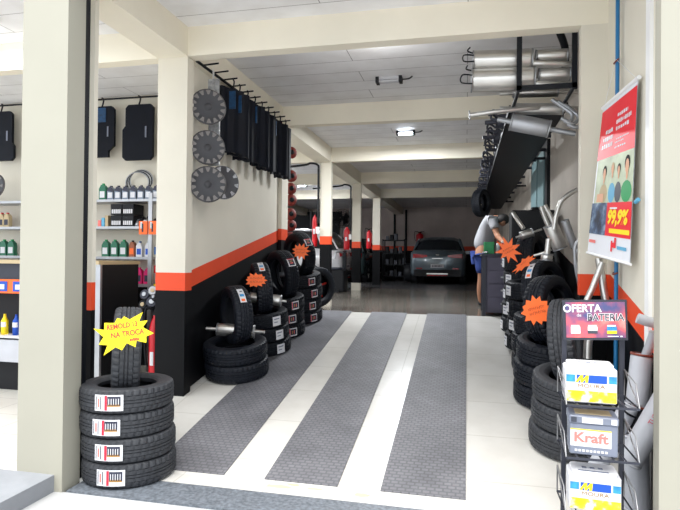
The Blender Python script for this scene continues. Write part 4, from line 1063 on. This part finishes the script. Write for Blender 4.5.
# pelvis, spine leaning forward to +x, head, arms reaching down to the cabinet, legs
pts = [(*V(0, 0, .90), .12), (*V(.03, 0, 1.10), .10), (*V(.10, 0, 1.30), .11), (*V(.18, -.02, 1.40), .09), (*V(.27, -.04, 1.40), .06), (*V(.33, -.06, 1.36), .085), (*V(.37, -.08, 1.32), .08),
       (*V(.16, -.18, 1.36), .065), (*V(.23, -.26, 1.12), .048), (*V(.30, -.55, 1.02), .036), (*V(.32, -.68, .98), .03), (*V(.325, -.75, .95), .02),
       (*V(.16, .17, 1.36), .065), (*V(.26, .22, 1.10), .048), (*V(.36, -.02, .98), .036), (*V(.38, -.12, .96), .03),
       (*V(-.01, -.10, .82), .10), (*V(.0, -.11, .48), .065), (*V(-.03, -.11, .25), .055), (*V(-.02, -.11, .07), .04), (*V(.10, -.12, .04), .038),
       (*V(-.01, .10, .82), .10), (*V(.03, .12, .48), .065), (*V(.0, .12, .25), .055), (*V(.0, .12, .07), .04), (*V(.12, .12, .04), .038)]
ed = [(0, 1), (1, 2), (2, 3), (3, 4), (4, 5), (5, 6), (2, 7), (7, 8), (8, 9), (9, 10), (10, 11), (2, 12), (12, 13), (13, 14), (14, 15), (0, 16), (16, 17), (17, 18), (18, 19), (19, 20), (0, 21), (21, 22), (22, 23), (23, 24), (24, 25)]
def mk_skin():
    # skin vertices need the modifier added through data API in an empty scene
    skin_body('body', pts, ed, M['skin'], person)
try:
    mk_skin()
except Exception as ex:
    print('skin failed', ex)
g = 1.13
shirt_pts = [(*V(-.01, 0, .86), .165), (*V(.03, 0, 1.12), .16), (*V(.10, 0, 1.30), .175), (*V(.17, -.02, 1.39), .14), (*V(.155, -.19, 1.36), .082), (*V(.20, -.24, 1.22), .07), (*V(.155, .18, 1.36), .082), (*V(.21, .21, 1.22), .07)]
skin_body('shirt', shirt_pts, [(0, 1), (1, 2), (2, 3), (2, 4), (4, 5), (2, 6), (6, 7)], M['shirt'], person)
skin_body('shorts', [(*V(0, 0, .90), .165), (*V(-.01, -.11, .78), .115), (*V(.0, -.115, .50), .10), (*V(-.01, .11, .78), .115), (*V(.02, .12, .50), .10)], [(0, 1), (1, 2), (0, 3), (3, 4)], M['trouser'], person)
MB().ball(V(.325, -.055, 1.395), .098, M['hair'], 14, (1.05, .95, .9)).build('hair', person)
b = MB()
for s in (-.035, .035): b.ball(V(.425, -.085 + s, 1.31), .012, M['white'], 8)
b.build('eyes', person)
b = MB()
for i, dy in enumerate((-.03, -.01, .01, .03)):
    q = V(.325 + dy, -.77, .94); b.tube([q, (q[0], q[1] - .035, q[2] - .01), (q[0], q[1] - .055 + .01 * abs(i - 1.5), q[2] - .035)], .008, M['skin'], 6)
q = V(.29, -.72, .95); b.tube([q, (q[0] - .02, q[1] - .03, q[2] - .01)], .009, M['skin'], 6)
b.build('fingers', person)
b = MB()
for s in (-.11, .12): b.ball(V(.06, s, .035), .05, M['black'], 12, (2.4, .95, .75))
b.build('shoes', person)

# ------------------------------------------------------------------ shop bay on the left
sh = thing('metal_shelving', (-4.1, 6.1, .06), 'grey metal shelving of oil bottles against the shop wall', 'shelving')
for x0, x1, z in ((-6.6, -3.3, 2.13), (-6.6, -3.70, 1.80), (-6.6, -3.68, 1.43), (-6.6, -3.68, 1.10)):
    MB().box(x0, x1, 5.98, 6.28, z - .03, z, M['steel']).build('shelf_board', sh)
for x in (-3.72, -5.2, -6.6):
    MB().box(x, x + .05, 5.975, 6.0, .06, 2.2, M['steel']).build('shelf_post', sh)
    MB().box(x, x + .05, 6.25, 6.28, .06, 2.2, M['steel']).build('shelf_post', sh)
BP = {}
def bottle(x, z, kind, label, group):
    mm, cap, lab, w, h = {'grey': ('oil_grey', 'label_ink', 'label_white', .085, .17), 'green': ('oil_green', 'green', 'label_white', .095, .20), 'pink': ('pink', 'pink', 'label_ink', .085, .19),
                     'amber': ('amber', 'black', 'star_orange', .075, .19), 'blue': ('label_white', 'bluecap', 'mblue', .08, .18), 'red': ('red', 'white', 'label_white', .08, .18), 'gold': ('wood', 'red', 'label_ink', .08, .18)}[kind]
    M0 = Matrix.Translation((x, 6.1, z))
    if kind in BP: return dup(BP[kind], M0, label, group)
    b = MB(); pf = [(-w / 2, 0), (w / 2, 0), (w / 2, h * .6), (w * .40, h * .82), (w * .12, h * .95), (-w * .22, h * .95), (-w / 2, h * .7)]
    TT = Matrix.Rotation(PI / 2, 4, 'X'); b.T = TT; b.prism(pf, -.03, .03, M[mm]); o = b.build('oil_bottle', M0=M0, label=label, cat='bottle', group=group)
    MB().box(-w * .15, w * .1, -.015, .015, h * .94, h * 1.05, M[cap]).build('cap', o, local=True)
    MB().box(-w * .36, w * .34, -.0325, -.03, h * .15, h * .55, M[lab]).build('bottle_label', o, local=True)
    if kind == 'grey': MB().add([(-w * .5, -.0315, h * .68), (w * .5, -.0315, h * .56), (w * .38, -.0315, h * .84), (w * .12, -.0315, h * .96), (-w * .22, -.0315, h * .96)], [(0, 1, 2, 3, 4)], M['label_ink']).build('dark_shoulder', o, local=True)
    BP[kind] = o; return o
ords = ['first', 'second', 'third', 'fourth', 'fifth', 'sixth', 'seventh', 'eighth', 'ninth']
bottle(-4.42, 2.132, 'green', 'green bottle left of the grey oil bottles on the top shelf', 'top shelf bottles')
for k in range(8): bottle(-4.31 + k * .105, 2.132, 'grey', '%s grey oil bottle from the left on the top shelf' % ords[k], 'top shelf bottles')
for k in range(3): bottle(-4.37 + k * .125, 1.432, 'green', '%s green oil bottle from the left, middle shelf right of the front pillar' % ords[k], 'middle shelf bottles')
bottle(-4.0, 1.432, 'amber', 'amber bottle between the green and blue-capped bottles', 'middle shelf bottles')
bottle(-3.9, 1.432, 'blue', 'left one of two white bottles with blue caps', 'middle shelf bottles')
bottle(-3.78, 1.432, 'blue', 'right one of two white bottles with blue caps', 'middle shelf bottles')
bottle(-4.02, 1.102, 'amber', 'dark amber bottle left of the magenta bottles', 'lower shelf bottles')
bottle(-3.90, 1.102, 'pink', 'left one of two magenta bottles on the lowest shelf', 'lower shelf bottles')
bottle(-3.79, 1.102, 'pink', 'right one of two magenta bottles on the lowest shelf', 'lower shelf bottles')
for k, kd in enumerate(('red', 'red', 'gold', 'gold')): bottle(-6.0 + k * .085 - .09, 1.802, kd, '%s %s bottle from the left edge, shelf behind the front pillar' % (ords[k], kd), 'bottles left of the front pillar')
for k in range(3): bottle(-6.0 + k * .12, 1.432, 'green', '%s dark green bottle from the left edge, left of the front pillar' % ords[k], 'bottles left of the front pillar')
# boxes with label windows on the second shelf
for r in range(2):
    for c in range(2):
        b = MB().box(-4.26 + c * .16, -4.11 + c * .16, 6.02, 6.24, 1.802 + r * .14, 1.935 + r * .14, M['black'])
        o = b.build('bulb_box', label='black box with white tabs, %s %s of four on the second shelf' % (['lower', 'upper'][r], ['left', 'right'][c]), cat='box', group='black boxes on the second shelf')
        b = MB()
        for q in range(5): b.box(-4.245 + c * .16 + q * .026, -4.227 + c * .16 + q * .026, 6.016, 6.02, 1.82 + r * .14, 1.87 + r * .14, M['label_white'])
        b.build('white_tabs', o)
for k in range(7):
    x = -3.92 + .055 * k; z = 1.802
    b = MB(axis_frame((x, 6.08, z + .04 + .04 * (k % 2)), (.4 * math.sin(k * 3), .5, .6 * math.cos(k)), 0)); b.cyl(.028, -.05, .05, M['black'] if k % 2 else M['steel'], 10, e=.006)
    b.build('spare_part', label='%s small loose metal part from the left, second shelf' % ords[k], cat='part', group='loose parts on the second shelf')
b = MB()
for k in range(3):
    MB().box(-4.46 + k * .05, -4.42 + k * .05, 6.05, 6.15, 1.802, 1.88 + .03 * k, M[['pink_ink', 'light_blue', 'wood'][k]]).build('small_package', label='small %s package left of the black boxes' % ['pink', 'blue', 'tan'][k], cat='package', group='small packages on the second shelf')
for k in range(2):
    x0 = -3.83 + k * .13
    o = MB().box(x0, x0 + .11, 5.955, 5.97, 1.70, 1.86, M['star_orange']).build('orange_tag', label='%s orange price card clipped to the shelf edge' % ['left', 'right'][k], cat='price card', group='orange cards on the shelf edge')
    MB().box(x0 + .04, x0 + .06, 5.952, 5.955, 1.73, 1.83, M['label_ink']).box(x0 + .02, x0 + .045, 5.952, 5.955, 1.77, 1.85, M['label_white']).build('card_print', o)
b = MB()
for k in range(5): b.tube([(-4.02 + .16 * math.cos(a) + .01 * k, 6.2 + .008 * k, 2.36 + .13 * math.sin(a) + .008 * k) for a in [2 * PI * q / 24 for q in range(25)]], .007, M['black'] if k % 2 else M['steel'], 5, curve=False)
b.build('wire_coil', label='coil of dark wire hanging above the grey oil bottles', cat='coil')
# hanging blister goods by the corner pillar
for k in range(5):
    MB().box(-3.62 + .02 * (k % 2), -3.50, 5.95, 5.99, 1.02 + k * .11, 1.11 + k * .11, M[['yellow', 'pink_ink', 'red', 'label_white', 'bluecap'][k]]).build('blister_pack', label='small %s blister pack hanging by the corner pillar' % ['yellow', 'pink', 'red', 'white', 'blue'][k], cat='package', group='blister packs by the corner pillar')
# rail with hanging car mats
r_ = MB().tube([(-6.6, 6.2, 3.43), (-3.3, 6.2, 3.43)], .012, M['black_metal'], 8, curve=False).build('hanging_rail', label='black rail near the ceiling of the shop holding car mats', cat='rail')
def carmat(x, w, z0, z1, notch, label, card=False):
    o = thing('car_mat', (x, 6.15, z0), label, 'car mat', 'car mats hanging in the shop')
    r = .04; h = z1 - z0
    poly = [(-w / 2 + r, 0), (w / 2 - r, 0), (w / 2, r), (w / 2, h * .3), (w / 2 - (notch if notch > 0 else 0), h * .36), (w / 2 - (notch if notch > 0 else 0), h - r), (w / 2 - r - max(notch, 0), h), (-w / 2 + r - min(notch, 0), h), (-w / 2 - min(notch, 0), h - r), (-w / 2 - min(notch, 0), h * .62), (-w / 2, h * .55), (-w / 2, r)]
    if notch == .001: poly = [(-w / 2 + r, 0), (w / 2 - .08, 0), (w / 2 - .08, h * .12), (w / 2, h * .22), (w / 2, h - r), (w / 2 - r, h), (-w / 2 + r, h), (-w / 2, h - r), (-w / 2, r)]
    b = MB(Matrix.Translation((x, 6.15, z0)) @ Matrix.Rotation(PI / 2, 4, 'X')); b.prism(poly, -.02, .02, M['navy']); b.build('mat_sheet', o)
    MB().tube([(x, 6.15, z1 - .01), (x + .02, 6.15, z1 + .05), (x + .01, 6.17, z1 + .1), (x - .03, 6.19, 3.445)], .01, M['black'], 6).build('hanger_hook', o)
    if card: MB().box(x - w / 2 + .02, x + w * .2, 6.124, 6.128, z1 - .2, z1 - .02, M['blue_card']).build('header_card', o)
    MB().box(x + w * .25, x + w * .3, 6.124, 6.128, z0 + h * .4, z0 + h * .6, M['batt_grey']).build('logo_mark', o)
carmat(-4.5, .38, 2.68, 3.32, .001, 'dark car mat with a blue header card hanging beside the front pillar', True)
carmat(-3.98, .42, 2.63, 3.32, -.04, 'plain dark car mat hanging left of the corner pillar')
carmat(-6.02, .45, 2.68, 3.33, .03, 'dark car mat hanging at the left edge of the photo')
hubcap((-5.92, 5.95, 2.32), .17, (0, -1, .15), 'silver hubcap standing on the shelf at the left edge', 'shop hubcap', n=8)
# counter
ct = thing('shop_counter', (-4.2, 4.9, .06), 'dark glass-fronted shop counter with a pale wooden edge', 'counter')
MB().box(-6.5, -3.42, 4.66, 5.35, 1.35, 1.385, M['wood']).build('counter_top', ct)
MB().box(-6.5, -3.46, 4.72, 5.3, 1.19, 1.35, M['rack_metal']).build('counter_fascia', ct)
MB().box(-6.5, -3.46, 4.70, 5.3, 1.05, 1.19, M['star_orange']).build('orange_strip', ct)
MB().box(-6.5, -3.46, 4.9, 5.3, .36, 1.05, M['black']).build('counter_body', ct)
MB().box(-6.5, -3.46, 4.71, 4.9, .60, .62, M['label_white']).build('counter_shelf', ct)
MB().box(-6.5, -3.46, 4.71, 4.9, .36, .58, M['grey_can']).build('counter_drawer', ct)
MB().box(-3.46, -3.42, 4.70, 5.32, .06, 1.35, M['black']).build('counter_end', ct)
MB().box(-3.47, -3.41, 4.67, 4.70, .06, 1.35, M['steel']).build('counter_post', ct)
MB().box(-6.5, -3.46, 4.8, 5.3, .06, .36, M['black']).build('counter_plinth', ct)
for k in range(4):
    x = -4.86 + k * .22 
    o = MB().box(x, x + .15, 4.694, 4.70, 1.07, 1.17, M['mblue']).build('blue_sticker', ct)
    MB().box(x + .03, x + .12, 4.690, 4.694, 1.09, 1.14, M['label_white']).build('sticker_print', o)
for k in range(3):
    b = MB(Matrix.Translation((-4.33 - k * .14, 4.8, .62))); b.lathe([(0, 0), (.035, 0), (.035, .14), (.015, .18), (.012, .21), (0, .21)], M[['red', 'mblue', 'yellow'][k]], 12)
    oo = b.build('display_bottle', label='%s bottle on display inside the shop counter' % ['red', 'blue', 'yellow'][k], cat='bottle', group='bottles in the counter')
    MB(Matrix.Translation((-4.33 - k * .14, 4.8, .70))).patch(rad(-150), rad(-30), 0, .05, .036, M['label_white']).build('bottle_label', oo)
# lumpy shock absorber set beside the corner pillar
o = thing('gear_part', (-3.04, 4.95, .95), 'dark oily metal car part hanging beside the corner pillar above the extinguisher', 'car part')
for q, (dx, dz, r, m) in enumerate(((-.05, .10, .055, 'rack_metal'), (.03, .14, .05, 'steel'), (.02, .03, .06, 'rack_metal'), (-.07, 0, .05, 'black'), (.06, .08, .045, 'black'))):
    MB(axis_frame((-3.04 + dx, 4.95, .95 + dz), (.3 * math.sin(q), -1, .3), 0)).cyl(r, -.04, .04, M[m], 14, e=.01).cyl(r * .4, -.05, .05, M['wood'] if q % 2 else M['steel'], 10).build('gear_wheel', o)
MB().tube([(-3.0, 4.95, 1.0), (-2.96, 4.95, .8), (-3.02, 4.95, .7)], .02, M['black'], 8).build('hose', o)

# ------------------------------------------------------------------ light, camera
w = bpy.data.worlds.new('world'); SC.world = w; w.use_nodes = True
nt = w.node_tree; bg = nt.nodes['Background']
bg.inputs['Color'].default_value = (.90, .95, 1.0, 1); bg.inputs['Strength'].default_value = 1.0
sun = bpy.data.lights.new('sun', 'SUN'); sun.energy = 2.3; sun.angle = rad(45); sun.color = (1, .97, .92)
so = bpy.data.objects.new('sun', sun); COL.objects.link(so); so.rotation_euler = (rad(22), 0, rad(-12))

F = 555.
def cam_axes(vp=(466, 261), roll=.01):
    ray = lambda u, v: Vector(((u - 340) / F, 1, -(v - 255) / F))
    y = ray(*vp).normalized(); h = ray(vp[0] + 100, vp[1] + 100 * roll)
    z = h.cross(y).normalized(); x = y.cross(z)
    return Matrix((x, y, z))
R = cam_axes()
cam = bpy.data.cameras.new('camera'); co = bpy.data.objects.new('camera', cam); COL.objects.link(co)
rt, fw, up = R @ Vector((1, 0, 0)), R @ Vector((0, 1, 0)), R @ Vector((0, 0, 1))
m = Matrix((rt, up, -fw)).transposed().to_4x4(); m.translation = (0, 0, 1.42); co.matrix_world = m
cam.sensor_width = 36; cam.lens = F / 680 * 36; cam.clip_start = .05; cam.clip_end = 200
SC.camera = co
SC.view_settings.view_transform = 'Standard'; SC.view_settings.look = 'None'; SC.view_settings.gamma = 1; SC.view_settings.use_curve_mapping = False
SC.view_settings.exposure = 1.15
SC.cycles.use_denoising = True
SC.cycles.diffuse_bounces = 6; SC.cycles.max_bounces = 12
SC.cycles.sample_clamp_indirect = 6
